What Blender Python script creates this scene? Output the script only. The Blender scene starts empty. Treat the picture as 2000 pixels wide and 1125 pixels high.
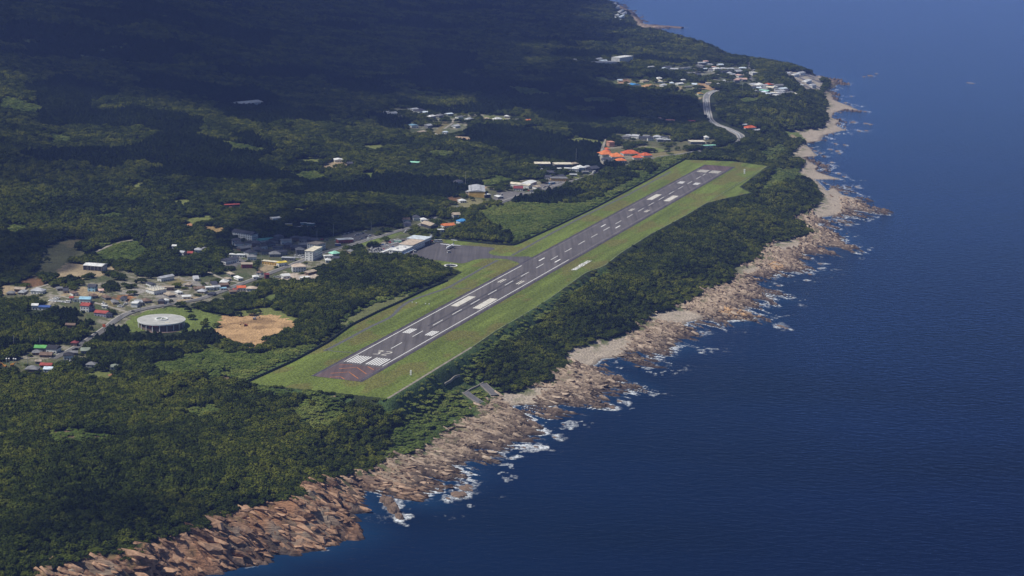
import bpy, bmesh, math, random
import numpy as np
from mathutils import Vector, Matrix
random.seed(7); rng = np.random.default_rng(11)
S = bpy.context.scene; COL = S.collection
R = math.radians

# ------------------------------------------------------------------ camera
FPX, PITCH, ROLL, ZC = 3784.8, 0.21240, -0.026729, 538.5
cd = bpy.data.cameras.new('camera'); cam = bpy.data.objects.new('camera', cd); COL.objects.link(cam)
cd.sensor_width = 36; cd.lens = FPX/2000*36; cd.clip_start = 5; cd.clip_end = 120000
cam.location = (0, 0, ZC)
cam.matrix_world = (Matrix.Translation((0, 0, ZC)) @ Matrix.Rotation(R(90)-PITCH, 4, 'X') @ Matrix.Rotation(-ROLL, 4, 'Z'))
S.camera = cam

# ------------------------------------------------------------------ world, sun, exposure
SUN_EL, SUN_AZ = R(57), R(-112)          # azimuth measured from +Y towards +X
w = bpy.data.worlds.new('World'); S.world = w; w.use_nodes = True
nt = w.node_tree; nt.nodes.clear()
sk = nt.nodes.new('ShaderNodeTexSky'); sk.sky_type = 'NISHITA'; sk.sun_disc = False
sk.sun_elevation = SUN_EL; sk.sun_rotation = SUN_AZ; sk.altitude = 500; sk.ozone_density = 4.0; sk.dust_density = .3
bg = nt.nodes.new('ShaderNodeBackground'); bg.inputs[1].default_value = 0.06
wo = nt.nodes.new('ShaderNodeOutputWorld')
nt.links.new(sk.outputs[0], bg.inputs[0]); nt.links.new(bg.outputs[0], wo.inputs[0])
sl = bpy.data.lights.new('sun', 'SUN'); sl.energy = 4.4; sl.angle = R(0.53); sl.color = (1, .955, .87)
so = bpy.data.objects.new('sun', sl); COL.objects.link(so)
sdir = Vector((math.sin(SUN_AZ)*math.cos(SUN_EL), math.cos(SUN_AZ)*math.cos(SUN_EL), math.sin(SUN_EL)))
so.rotation_euler = sdir.to_track_quat('Z', 'Y').to_euler(); so.location = (0, 0, 900)
S.view_settings.view_transform = 'Standard'; S.view_settings.look = 'None'
S.view_settings.exposure = 0.1; S.view_settings.gamma = 1

# ------------------------------------------------------------------ helpers: maths
def ray(px, py):
    px = np.asarray(px, float); py = np.asarray(py, float)
    X = (px-1000)/FPX; Y = -(py-562.5)/FPX
    cr, sr = math.cos(ROLL), math.sin(ROLL)
    a = X*cr+Y*sr; b = -X*sr+Y*cr
    c, s = math.cos(PITCH), math.sin(PITCH)
    return a, c+b*s, b*c-s
def unproj(px, py, z):
    a, b, c = ray(px, py); t = (np.asarray(z, float)-ZC)/c
    return np.stack([a*t, b*t], -1)
def proj(x, y, z):
    z = z-ZC; c, s = math.cos(PITCH), math.sin(PITCH)
    d = y*c-z*s; up = y*s+z*c; a = x/d; b = up/d; cr, sr = math.cos(ROLL), math.sin(ROLL)
    return 1000+FPX*(a*cr-b*sr), 562.5-FPX*(a*sr+b*cr)
def sstep(a, b, x):
    t = np.clip((x-a)/(b-a), 0, 1); return t*t*(3-2*t)
def _h(ix, iy, s):
    n = (ix.astype(np.int64)*374761393+iy.astype(np.int64)*668265263+s*1274126177) & 0xffffffff
    n = ((n ^ (n >> 13))*1274126177) & 0xffffffff
    return ((n ^ (n >> 16)) & 0xffff)/65535.0
def vnoise(x, y, s=0):
    ix = np.floor(x); iy = np.floor(y); fx = x-ix; fy = y-iy
    fx = fx*fx*fx*(fx*(fx*6-15)+10); fy = fy*fy*fy*(fy*(fy*6-15)+10)
    a = _h(ix, iy, s); b = _h(ix+1, iy, s); c = _h(ix, iy+1, s); d = _h(ix+1, iy+1, s)
    return (a+(b-a)*fx)*(1-fy)+(c+(d-c)*fx)*fy
def fbm(x, y, s=0, o=4, g=.5):
    r = 0; a = 1; t = 0
    for i in range(o):
        r = r+a*vnoise(x, y, s+i*17); t += a; a *= g; x, y = x*1.83+y*.55+3.1, y*1.83-x*.55+7.7
    return r/t
def seg_dist(x, y, P, closed=False):
    """distance to a polyline and sign (positive on its left side)"""
    P = np.asarray(P, float)
    if closed: P = np.vstack([P, P[:1]])
    sh = x.shape; x = x.ravel(); y = y.ravel(); best = np.full(x.shape, 1e18)
    for i in range(len(P)-1):
        ax, ay = P[i]; dx, dy = P[i+1]-P[i]; L = dx*dx+dy*dy+1e-9
        t = np.clip(((x-ax)*dx+(y-ay)*dy)/L, 0, 1)
        best = np.minimum(best, (x-ax-t*dx)**2+(y-ay-t*dy)**2)
    return np.sqrt(best).reshape(sh)
def inpoly(x, y, P):
    P = np.asarray(P, float); sh = x.shape; x = x.ravel(); y = y.ravel(); r = np.zeros(x.shape, bool)
    m = (x >= P[:, 0].min()) & (x <= P[:, 0].max()) & (y >= P[:, 1].min()) & (y <= P[:, 1].max())
    xs, ys = x[m], y[m]; q = np.zeros(xs.shape, bool); j = len(P)-1
    for i in range(len(P)):
        xi, yi = P[i]; xj, yj = P[j]
        if yi != yj: q ^= ((yi > ys) != (yj > ys)) & (xs < (xj-xi)*(ys-yi)/(yj-yi)+xi)
        j = i
    r[m] = q; return r.reshape(sh)
def pairs(s):
    v = [float(k) for k in s.split()]; return np.array(v).reshape(-1, 2)

# ------------------------------------------------------------------ traced lines of the coast
SHORE = pairs("""-260 1420 -100 1345 60 1278 180 1228 262 1176 318 1148 372 1130 421 1121 455 1113 478 1106 516 1102 518 1087 571 1076 577 1083 630 1074 668 1060 702 1043 695 1032 672 1007 668 1000
690 1004 712 996 706 975 706 955 739 961 757 967 799 980 832 980 836 964 865 955 875 953 856 937 829 931 841 922 868 931 901 931 907 916 895 910 922 901 949 889 922 877 949 871 979 863 1000 859 1024 856
1018 841 1030 829 1051 820 1033 811 1000 793 1030 790 1060 797 1090 805 1087 793 1120 787 1162 790 1168 778 1186 772 1192 760 1234 757 1204 745 1198 736 1171 727 1150 716 1164 712 1175 701 1209 699
1258 712 1261 701 1224 685 1291 692 1310 683 1336 679 1317 664 1351 649 1340 630 1377 621 1414 632 1448 627 1485 628 1482 619 1448 604 1489 597 1474 587 1519 585 1497 571 1482 552 1470 539 1515 544
1523 530 1575 528 1564 507 1582 492 1631 496 1605 481 1668 490 1650 474 1643 461 1625 451 1600 436 1643 436 1593 426 1643 419 1686 424 1664 412 1718 415 1682 401 1686 390 1647 380 1629 365 1615 372
1593 351 1650 351 1600 337 1593 330 1600 326 1568 308 1600 305 1579 285 1565 280 1604 276 1611 264 1654 254 1632 244 1640 237 1625 230 1629 221 1650 214 1686 218 1657 205 1629 195 1625 184 1615 177
1643 163 1629 154 1593 147 1551 141 1522 136 1480 130 1443 125 1422 110 1388 100 1341 85 1290 74 1256 62 1290 56 1333 54 1290 50 1260 47 1243 25 1205 6 1184 0 1120 -14 1000 -30 800 -50""")
FLINE = """-260 1260 27 -100 1205 27 50 1152 27 110 1120 26 160 1098 27 273 1088 28 292 1066 28 330 1050 29 372 1040 30 415 1022 31 459 992 33 516 977 34 546 981 30 577 990 25 607 981 24 607 946 26 645 925 26 683 905 22 720 912 14 751 898 8
790 886 5 820 880 5 856 853 5 886 832 5 916 814 5 955 790 5 970 775 5 1024 760 5 1069 751 5 1087 733 5 1108 718 5 1106 700 5 1105 690 5 1157 671 5 1224 653 5 1261 630 5 1269 615 5 1310 608 5 1336 595 5 1362 586 5 1370 571 5
1433 548 5 1433 522 5 1489 507 5 1489 485 5 1511 475 5 1575 462 5 1586 452 5 1579 444 5 1544 429 5 1568 419 5 1597 404 5 1604 383 5 1593 362 5 1558 340 5 1572 319 5 1551 308 5 1547 298 5 1575 276 5 1522 262 5 1561 255 5 1607 251 5
1615 234 5 1608 216 5 1616 205 5 1604 188 5 1622 163 5 1607 152 5 1529 141 5 1480 133 5 1443 129 5 1422 114 5 1388 104 5 1341 89 5 1290 79 5 1250 66 5 1240 49 5 1225 27 5 1190 8 5 1165 2 5 1110 -11 5 990 -27 5 790 -46 5"""
assert '160 1098 27' in FLINE
FL = np.array([float(k) for k in FLINE.split()]).reshape(-1, 3)
shoreW = unproj(SHORE[:, 0], SHORE[:, 1], 0.0); forestW = unproj(FL[:, 0], FL[:, 1], FL[:, 2])
closeW = np.array([[-30000, 40000], [-30000, 800], [shoreW[0][0], 800]])
landPoly = np.vstack([shoreW, [[shoreW[-1][0]-6000, shoreW[-1][1]+3000]], closeW])
forPoly = np.vstack([forestW, [[forestW[-1][0]-6000, forestW[-1][1]+2900]], [[-30000, 40000], [-30000, 800], [forestW[0][0], 800]]])

# runway frame: u across (to the right), v along (away)
RO, RH = np.array([-174.06, 1937.02]), 0.33743; ZR = 37.0
def rw(u, v):
    u = np.asarray(u, float); v = np.asarray(v, float)
    return np.stack([RO[0]+v*math.sin(RH)+u*math.cos(RH), RO[1]+v*math.cos(RH)-u*math.sin(RH)], -1)
def uv(p):
    d = np.asarray(p)-RO; return np.stack([d[..., 0]*math.cos(RH)-d[..., 1]*math.sin(RH), d[..., 0]*math.sin(RH)+d[..., 1]*math.cos(RH)], -1)
GRASS = pairs("""480 748 571 707 641 669 686 636 774 594 830 567 874 549 904 531 860 516 818 507 784 503 836 470 864 467 960 477 1004 480 1090 441 1165 405 1265 352 1337 312
1430 315 1499 324 1444 365 1465 376 1380 396 1340 420 1270 457 1210 495 1179 520 1145 531 1075 581 1019 616 970 644 921 678 757 778""")
grassW = unproj(GRASS[:, 0], GRASS[:, 1], ZR)

def base_height(x, y):
    ds = seg_dist(x, y, shoreW); ds = np.where(inpoly(x, y, landPoly), ds, -ds)
    df = seg_dist(x, y, forestW); df = np.where(inpoly(x, y, forPoly), df, -df)
    head = 1-sstep(1560, 1760, y+0.55*(x+250))
    zf = 4.5+23*head
    sh = zf*np.clip(ds, 0, None)/(np.clip(ds, 0, None)+np.clip(-df, 0, None)+1e-6)
    sea = np.where(ds < 0, -np.minimum(9, -ds*(0.10+.4*head)), 0)
    d = np.clip(df, 0, None)
    inl = zf+(ZR-zf)*sstep(-10, 105-40*head, d)
    r = np.clip(d-380, 0, None)
    far = np.minimum(r, 3600)
    rise = 0.018*far+4.6e-5*far**2+np.clip(r-3600, 0, None)*.35
    hills = (fbm(x/420, y/420, 5, 4)-.5)
    amp = 10*sstep(60, 300, d)+np.clip(r, 0, 3000)*.062
    inl = inl+rise+hills*amp+4*head*sstep(0, 200, d)
    h = np.where(df > 0, inl, np.where(ds > 0, sh, sea))
    return h, ds, df, head

# height grid for ray marching and planting
GX = np.arange(-2600, 1800, 10.0); GY = np.arange(1150, 11000, 10.0)
gx, gy = np.meshgrid(GX, GY); GH, GDS, GDF, _ = base_height(gx, gy)
def airport_blend(x, y, h):
    m = inpoly(x, y, grassW); d = np.where(m, 0, seg_dist(x, y, grassW, True)); q = uv(np.stack([x, y], -1)); u, v = q[..., 0], q[..., 1]
    low = sstep(30, 60, u)*(d < 400); low = np.maximum(low, sstep(40, 90, -v)*(u > -100)*.55); low = np.maximum(low, .5*sstep(1565, 1600, v)*(u > -60))
    h = h-low*(1-sstep(60, 260, d))*np.clip(h-(ZR-10.5), 0, 12)
    return h+(ZR-.12-h)*(1-sstep(2, 45-27*low, d)), m, d
GH, GM, GD = airport_blend(gx, gy, GH)
def samp(A, x, y):
    fx = np.clip((np.asarray(x, float)-GX[0])/10, 0, len(GX)-1.001); fy = np.clip((np.asarray(y, float)-GY[0])/10, 0, len(GY)-1.001)
    i = fx.astype(int); j = fy.astype(int); a = fx-i; b = fy-j
    return (A[j, i]*(1-a)+A[j, i+1]*a)*(1-b)+(A[j+1, i]*(1-a)+A[j+1, i+1]*a)*b
def H(x, y): return samp(GH, x, y)
TT = np.exp(np.linspace(math.log(1180), math.log(10900), 1500))
def ground(px, py):
    """pixel of the traced survey -> point on the terrain"""
    px = np.atleast_1d(np.asarray(px, float)); py = np.atleast_1d(np.asarray(py, float))
    a, b, c = ray(px, py); out = np.zeros((len(px), 3))
    X = a[:, None]/b[:, None]*TT; Z = ZC+c[:, None]/b[:, None]*TT; Y = np.broadcast_to(TT, X.shape)
    below = Z < np.maximum(H(X, Y), 0); k = np.where(below.any(1), below.argmax(1), len(TT)-1)
    for n in range(len(px)):
        i = max(k[n], 1); lo, hi = TT[i-1], TT[i]
        for _ in range(14):
            m = .5*(lo+hi); z = ZC+c[n]/b[n]*m
            if z < max(float(H(a[n]/b[n]*m, m)), 0): hi = m
            else: lo = m
        out[n] = (a[n]/b[n]*hi, hi, max(float(H(a[n]/b[n]*hi, hi)), 0))
    return out

# ------------------------------------------------------------------ helpers: objects and materials
def link(o, parent=None):
    COL.objects.link(o)
    if parent: o.parent = parent
    return o
def tag(o, label=None, cat=None, group=None, kind=None):
    if label: o['label'] = label
    if cat: o['category'] = cat
    if group: o['group'] = group
    if kind: o['kind'] = kind
    return o
def mat(name, col, rough=.85, var=.12, scale=.6, bump=0, spec=.3, metal=0, col2=None, detail=3):
    m = bpy.data.materials.new(name); m.use_nodes = True; n = m.node_tree; L = n.links; b = n.nodes['Principled BSDF']
    b.inputs['Roughness'].default_value = rough; b.inputs['Specular IOR Level'].default_value = spec; b.inputs['Metallic'].default_value = metal
    g = n.nodes.new('ShaderNodeNewGeometry'); no = n.nodes.new('ShaderNodeTexNoise'); no.inputs['Scale'].default_value = scale; no.inputs['Detail'].default_value = detail
    L.new(g.outputs['Position'], no.inputs['Vector'])
    mx = n.nodes.new('ShaderNodeMix'); mx.data_type = 'RGBA'
    c2 = col2 or tuple(min(1, c*(1+var)) for c in col); c1 = col if col2 else tuple(c*(1-var) for c in col)
    mx.inputs[6].default_value = (*c1, 1); mx.inputs[7].default_value = (*c2, 1)
    mr = n.nodes.new('ShaderNodeMapRange'); mr.inputs[1].default_value = .3; mr.inputs[2].default_value = .7
    L.new(no.outputs[0], mr.inputs[0]); L.new(mr.outputs[0], mx.inputs[0]); L.new(mx.outputs[2], b.inputs['Base Color'])
    if bump:
        bm_ = n.nodes.new('ShaderNodeBump'); bm_.inputs['Distance'].default_value = bump; L.new(no.outputs[0], bm_.inputs['Height']); L.new(bm_.outputs[0], b.inputs['Normal'])
    return m
def mesh_obj(name, verts, faces, m=None, parent=None, smooth=False):
    me = bpy.data.meshes.new(name); me.from_pydata([tuple(v) for v in verts], [], faces)
    if smooth: me.polygons.foreach_set('use_smooth', [True]*len(me.polygons))
    if m is not None:
        for k in (m if isinstance(m, (list, tuple)) else [m]): me.materials.append(k)
    me.update(); return link(bpy.data.objects.new(name, me), parent)
def grid_mesh(name, X, Y, Z, attrs, m, keep=None):
    r, c = X.shape; n = r*c
    idx = np.arange(n).reshape(r, c)
    q = np.stack([idx[:-1, :-1], idx[:-1, 1:], idx[1:, 1:], idx[1:, :-1]], -1).reshape(-1, 4)
    if keep is not None:
        k = keep.ravel(); q = q[k[q].any(1)]
        used = np.zeros(n, bool); used[q.ravel()] = True; new = np.cumsum(used)-1; q = new[q]
    else: used = np.ones(n, bool)
    co = np.stack([X, Y, Z], -1).reshape(-1, 3)[used].astype(np.float32)
    me = bpy.data.meshes.new(name); me.vertices.add(len(co)); me.vertices.foreach_set('co', co.ravel())
    me.loops.add(q.size); me.loops.foreach_set('vertex_index', q.ravel().astype(np.int32))
    me.polygons.add(len(q)); me.polygons.foreach_set('loop_start', np.arange(0, q.size, 4, dtype=np.int32)); me.polygons.foreach_set('loop_total', np.full(len(q), 4, np.int32))
    me.polygons.foreach_set('use_smooth', np.ones(len(q), bool))
    for nm, A in attrs.items():
        if A.ndim == 3:
            a = me.attributes.new(nm, 'FLOAT_COLOR', 'POINT'); B = np.concatenate([A, np.ones(A.shape[:2]+(1,))], -1).reshape(-1, 4)[used]
            a.data.foreach_set('color', B.astype(np.float32).ravel())
        else:
            a = me.attributes.new(nm, 'FLOAT', 'POINT'); a.data.foreach_set('value', A.reshape(-1)[used].astype(np.float32))
    me.materials.append(m); me.update(calc_edges=True); return link(bpy.data.objects.new(name, me))

# ------------------------------------------------------------------ land cover traced from above: (kind, colour, outline)
C_FOREST = (.030, .040, .014); C_SCRUB = (.085, .125, .030); C_GRASS = (.13, .165, .04); C_TAN = (.36, .28, .17); C_SOIL = (.46, .25, .10)
C_LOT = (.17, .16, .155); C_GREY = (.27, .25, .22); C_DRY = (.20, .17, .08); C_BROWN = (.16, .09, .045); C_FIELD = (.17, .19, .055)
COVER = [
 ('village', (.13, .13, .07), """0 556 60 556 120 560 190 520 240 530 290 540 350 540 430 540 440 500 480 470 540 466 600 470 650 462 720 444 800 430 850 426 892 436 900 446 845 458 800 492 740 500 690 497 650 505 636 515 622 552
   560 560 500 560 450 586 400 600 330 598 270 620 210 648 188 656 130 612 60 590 0 585"""),
 ('scrub', C_SCRUB, "300 712 385 690 400 676 440 690 500 692 560 682 600 672 640 668 560 712 480 748 400 742 330 737 296 724"),
 ('scrub', C_SCRUB, "655 636 690 606 730 586 810 570 806 584 750 606 690 634"),
 ('field', (.15,.16,.06), "662 632 700 608 735 592 800 574 794 584 750 602 700 626 676 636"),
 ('field', C_GRASS, "228 642 262 616 300 604 365 600 410 612 436 618 418 648 380 652 345 646 300 650 262 648"),
 ('soil', (.52, .33, .165), "437 616 470 618 505 612 545 616 583 628 574 646 560 656 520 668 505 688 470 680 440 668 418 652 424 634"),
 ('field', C_FIELD, "440 612 520 600 590 624 583 630 545 618 500 612 470 618"),
 ('scrub', C_SCRUB, "1004 474 950 440 930 420 940 408 1000 396 1060 400 1130 398 1165 388 1230 354 1300 325 1340 308 1265 352 1165 403 1090 440"),
 ('scrub', (.12, .12, .045), "1000 424 1060 404 1130 408 1100 424 1040 440"),
 ('field', C_FIELD, "1098 272 1130 268 1178 276 1176 286 1120 284"),
 ('tan', C_TAN, "98 538 112 520 135 514 222 522 226 532 190 540 150 546 128 546"),
 ('dry', (.15, .15, .07), "60 545 90 480 130 470 170 500 120 520 96 540"), ('scrub', C_SCRUB, "180 500 200 474 270 476 300 492 260 512 200 512"),
 ('brown', C_BROWN, "34 552 60 540 90 548 84 558 50 560"),
 ('tan', C_TAN, "122 575 150 562 180 560 202 566 204 576 160 584"), ('tan', C_TAN, "0 558 36 560 36 572 0 576"),
 ('lot', C_GREY, "232 572 262 561 290 568 280 574 240 577"), ('soil', (.4, .2, .09), "222 582 242 576 266 581 248 590"), ('dry', C_DRY, "192 592 212 584 240 592 220 600"),
 ('lot', C_GREY, "300 572 330 564 392 582 370 590 322 588"), ('tan', C_TAN, "345 585 386 578 390 586 350 592"),
 ('lot', C_GREY, "340 556 360 546 405 552 400 560 350 562"), ('dry', C_DRY, "325 552 350 544 370 552 345 560"),
 ('field', C_GRASS, "495 590 520 578 545 572 545 590 510 596"), ('lot', C_LOT, "430 515 462 500 486 508 460 522 436 524"),
 ('lot', C_TAN, "500 528 520 514 548 520 520 532"), ('tan', (.5, .42, .34), "540 548 556 532 600 536 622 532 618 546 590 550 560 552"),
 ('lot', C_LOT, "670 460 700 452 744 460 730 466 690 472"), ('lot', C_LOT, "716 494 740 480 770 468 800 464 800 476 780 488 750 497"),
 ('field', C_GRASS, "670 480 716 468 786 450 788 456 720 480 690 487"), ('lot', C_GREY, "570 446 590 441 630 441 632 447 600 450 580 452"),
 ('soil', (.4, .2, .1), "350 442 370 434 390 440 382 446 360 450"), ('tan', (.36, .25, .11), "390 442 410 440 442 448 440 462 420 460 398 450"), ('field', C_FIELD, "352 432 400 420 430 430 400 438 370 436"),
 ('field', C_FIELD, "335 392 360 388 382 398 360 406 340 402"), ('field', C_FIELD, "250 360 276 356 286 364 266 370"), ('soil', (.42, .2, .1), "438 400 452 397 462 402 450 406"),
 ('tan', C_TAN, "622 326 640 318 656 315 690 322 684 330 650 332"), ('field', C_FIELD, "560 316 600 308 640 312 620 326 590 322"), ('field', C_GRASS, "624 328 680 328 660 336 636 334"),
 ('village', (.13, .13, .07), "865 396 905 378 960 360 1010 352 1080 348 1170 334 1172 346 1130 360 1090 376 1040 390 1000 392 960 404 910 408 874 406"),
 ('lot', C_LOT, "958 392 975 374 1024 374 1020 382 980 396"), ('dry', (.22, .2, .1), "895 398 920 386 955 392 978 390 940 404 900 408"), ('brown', C_BROWN, "862 392 880 384 897 386 890 398"),
 ('tan', (.42, .27, .15), "905 366 925 361 950 366 940 370 915 370"), ('lot', C_LOT, "1048 366 1070 350 1110 352 1100 366 1070 374 1052 376"), ('field', C_FIELD, "1100 341 1130 340 1130 348 1100 348"),
 ('scrub', C_SCRUB, "935 356 970 346 1000 352 975 364 945 362"), ('scrub', C_SCRUB, "1224 336 1260 334 1272 344 1240 350"), ('tan', C_TAN, "1176 346 1200 343 1204 347 1184 350"),
 ('village', (.16, .15, .08), "1175 316 1180 296 1200 262 1230 262 1310 264 1320 276 1390 272 1410 278 1390 288 1290 296 1300 306 1240 318"),
 ('field', C_FIELD, "1240 292 1262 286 1300 292 1290 298"), ('dry', C_DRY, "1264 300 1340 292 1340 308 1300 322 1274 330"),
 ('scrub', C_SCRUB, "1270 314 1310 300 1345 306 1290 330"),
 ('village', (.14, .15, .08), "740 218 780 210 830 214 850 224 900 220 960 224 1000 226 1040 234 1000 242 940 240 900 262 930 272 900 280 870 276 850 264 800 268 780 256 800 240 760 228"),
 ('tan', (.4, .28, .18), "878 270 900 266 925 270 916 278 890 278"), ('field', C_FIELD, "930 228 960 226 990 232 950 238"), ('dry', C_DRY, "842 262 870 236 876 240 856 266"),
 ('lot', C_GREY, "466 204 480 200 530 203 524 208 480 209"), ('tan', (.35, .25, .16), "600 203 630 202 634 205 604 206"),
 ('field', (.12, .16, .05), "140 104 190 112 226 120 200 124 150 112"), ('field', (.12, .16, .05), "222 119 300 126 296 132 240 127"), ('field', (.12, .16, .05), "180 97 215 98 212 104 184 103"), ('field', (.12, .16, .05), "214 90 250 92 244 98 220 96"), ('field', (.10, .13, .045), "20 74 90 84 70 92 16 82"), ('field', (.10, .13, .045), "76 90 130 92 116 98 84 98"),
 ('village', (.15, .17, .07), "1140 160 1200 150 1300 158 1390 168 1392 182 1370 192 1300 184 1220 176 1160 166"),
 ('soil', (.5, .3, .17), "1202 156 1230 154 1231 164 1212 163"), ('soil', (.55, .33, .16), "1254 166 1272 164 1274 172 1254 172"), ('tan', C_TAN, "1276 165 1294 166 1292 174 1276 172"), ('field', C_FIELD, "1296 162 1318 160 1316 176 1298 174"),
 ('tan', C_TAN, "1320 168 1340 168 1340 174 1320 174"), ('soil', (.46, .3, .16), "1362 163 1380 162 1394 174 1386 176 1362 172"), ('field', C_GRASS, "1155 151 1180 150 1190 158 1160 157"), ('field', C_GRASS, "1342 160 1362 160 1362 166 1342 165"), ('tan', C_TAN, "1348 190 1374 190 1372 194 1350 194"),
 ('village', (.16, .17, .11), "1160 122 1190 112 1240 114 1240 128 1200 132 1170 130"),
 ('village', (.14, .15, .10), "1270 132 1360 124 1440 126 1476 138 1480 160 1500 164 1550 178 1530 192 1470 188 1460 176 1420 168 1380 160 1330 148 1290 142"),
 ('port', (.33, .29, .23), "1526 140 1560 142 1612 148 1606 178 1580 184 1560 178 1552 160 1530 150"),
 ('field', C_GRASS, "1522 262 1530 256 1560 258 1574 272 1550 280"), ('tan', C_TAN, "1532 266 1548 262 1562 270 1548 275"), ('field', C_FIELD, "1526 318 1545 300 1556 312 1540 330"),
 ('scrub', C_SCRUB, "1500 350 1520 330 1556 326 1570 350 1540 360 1490 380 1460 380"), ('scrub', C_SCRUB, "1480 300 1520 280 1540 290 1520 320 1500 322"),
 ('road', C_LOT, "1480 300 1481 300 1481 301"),
 ('village', (.15, .14, .09), "1190 10 1215 20 1230 50 1220 56 1195 40"),
 ('brush', (.16, .12, .07), "82 848 100 842 140 838 170 845 200 850 236 852 236 862 190 868 120 876 90 868"),
 ('village', (.12, .12, .06), "40 700 60 676 110 672 160 676 180 690 170 706 130 700 100 724 60 732 0 722 0 704"),
 ('field', C_FIELD, "160 732 190 726 218 730 214 746 170 742"), ('soil', (.40, .19, .10), "216 732 240 731 234 742 218 742"), ('soil', (.40, .19, .1), "255 732 266 729 262 736 254 737"), ('field', C_GRASS, "176 684 194 681 192 690 180 690"),
 ('brown', (.2, .15, .09), "424 739 444 736 464 740 450 746 430 745"), ('dry', C_DRY, "0 985 12 990 14 1006 0 1010"),
 ('scrub', (.065, .10, .028), "748 900 758 850 800 800 860 760 900 735 935 732 980 768 955 792 916 816 886 834 856 855 820 882 790 888"),
 ('slope', (.055, .090, .028), "757 779 921 679 1075 582 1179 521 1198 530 1090 604 990 676 900 748 800 818 768 824 730 795"),
 ('scrub', (.06, .095, .03), "500 752 600 765 700 776 700 800 600 790 500 772"),
 ('scrub', C_SCRUB, "985 170 1040 175 1080 188 1020 192"), ('scrub', C_SCRUB, "790 176 850 182 880 190 820 192"), ('scrub', C_SCRUB, "415 276 480 284 540 300 460 300"), ('field', C_FIELD, "700 286 740 282 760 292 720 298"), ('scrub', C_SCRUB, "0 190 40 196 90 214 60 226 0 214"),
 ('scrub', C_SCRUB, "80 262 130 268 150 282 100 284"), ('field', C_FIELD, "860 212 900 208 920 214 880 218"), ('field', C_FIELD, "1010 250 1050 246 1080 254 1030 258"), ('scrub', C_SCRUB, "1180 232 1240 230 1260 238 1200 242"), ('scrub', C_SCRUB, "1120 195 1180 192 1230 204 1160 208"),
 ('field', C_FIELD, "1390 205 1420 200 1440 206 1410 212"), ('field', C_FIELD, "1400 184 1430 182 1440 190 1410 192"), ('scrub', C_SCRUB, "1430 196 1480 192 1500 200 1450 206"), ('field', C_GRASS, "700 340 730 336 745 346 715 350"), ('scrub', C_SCRUB, "560 340 620 336 650 350 590 356"), ('scrub', C_SCRUB, "820 300 870 296 900 306 850 312"),
 ('dry', C_DRY, "120 474 150 466 172 476 140 484"), ('scrub', C_SCRUB, "0 446 40 440 70 452 30 462"), ('field', C_FIELD, "560 410 600 404 620 412 580 418"), ('scrub', C_SCRUB, "180 420 230 416 250 428 200 432"), ('scrub', (.06, .095, .026), "560 800 640 790 690 806 640 840 580 836"), ('scrub', C_SCRUB, "440 700 520 706 540 726 470 736"),
 ('scrub', (.05, .08, .022), "360 800 420 796 440 812 400 822 350 818"), ('brown', (.3, .2, .12), "628 770 645 774 662 780 655 784 640 781"),
]
cover_w = []
for k, c, s in COVER:
    P = pairs(s); g = ground(P[:, 0], P[:, 1]); cover_w.append((k, c, g[:, :2]))
SAND = [pairs(s) for s in ("1106 690 1157 671 1224 653 1226 672 1209 692 1175 699 1164 712 1130 708 1108 706", "968 775 1024 760 1069 762 1045 784 1000 790", "1261 630 1290 612 1325 604 1345 612 1374 618 1340 630 1300 628 1270 634",
 "1508 480 1545 468 1562 474 1562 484 1520 488", "1400 536 1433 522 1482 523 1462 535 1430 540", "1590 408 1604 386 1638 386 1645 412 1605 428 1588 420", "1545 429 1575 434 1560 441", "1560 360 1600 352 1620 364 1604 372")]
sand_w = [unproj(P[:, 0], P[:, 1], 2.0) for P in SAND]

SX, SY = .62, -.785        # mean strike of the rock beds
ZONES = [(1500, -9), (1800, -31), (2400, -50), (3050, -70)]
def saw(t, k=.78): t = t-np.floor(t); return np.where(t < k, t/k, (1-t)/(1-k))
def relief(x, y, ds, df, head, sand):
    near = sstep(-58+34*head, -4, ds)*(1-sstep(0, 16, df))
    H_ = np.zeros(x.shape); N3 = np.full(x.shape, .5); Qc = np.zeros(x.shape)
    for i, (yc, ang) in enumerate(ZONES):
        w = np.ones(x.shape)
        if i > 0: w = w*sstep(ZONES[i-1][0]+60, yc-60, y)
        if i < 3: w = w*(1-sstep(yc+60, ZONES[i+1][0]-60, y))
        m = (w > .001) & (near > 0) | ((w > .5) & (df < 20) & (ds > -100))
        if not m.any(): continue
        X_, Y_, hd_ = x[m], y[m], head[m]; sx, sy = math.cos(math.radians(ang)), math.sin(math.radians(ang))
        p = X_*sx+Y_*sy; q = -X_*sy+Y_*sx; q = q+(fbm(X_/45, Y_/45, 31, 2)-.5)*20
        md = vnoise(q/13, p/60, 33); big = fbm(q/30, p/100, 41+i, 3)
        s1 = saw(q/15+(vnoise(q/40, p/70, 43)-.5)*1.6)*(.35+.9*md); s2 = saw(q/6.2+(vnoise(q/20, p/30, 47)-.5)*1.8)*(.3+1.0*vnoise(q/9, p/22, 49)); fine = vnoise(q/2.6, p/12, 61)
        blk = fbm(X_/10, Y_/10, 71, 3)
        h = (big-.52)*9+(s1-.42)*5.2+(s2-.4)*2.8+(fine-.5)*1.3+(blk-.5)*4.5
        h = h+hd_*((big-.5)*5+(s1-.4)*2.5)
        H_[m] += h*w[m]; N3[m] += (np.clip(.5*fine+.35*s2+.3*vnoise(q/7, p/40, 63)-.1, 0, 1)-.5)*w[m]
    inl = sstep(0, 14, ds); far = sstep(3150, 3300, y)
    H_ = H_*np.where(ds > 0, .35+.65*inl, 1); H_ = np.where(ds > 0, np.maximum(H_, -1.2-3.5*inl*head)+.9*inl, H_*1.05)
    return H_*near*(1-sand*.97)*(1-.55*far*inl), N3

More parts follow.
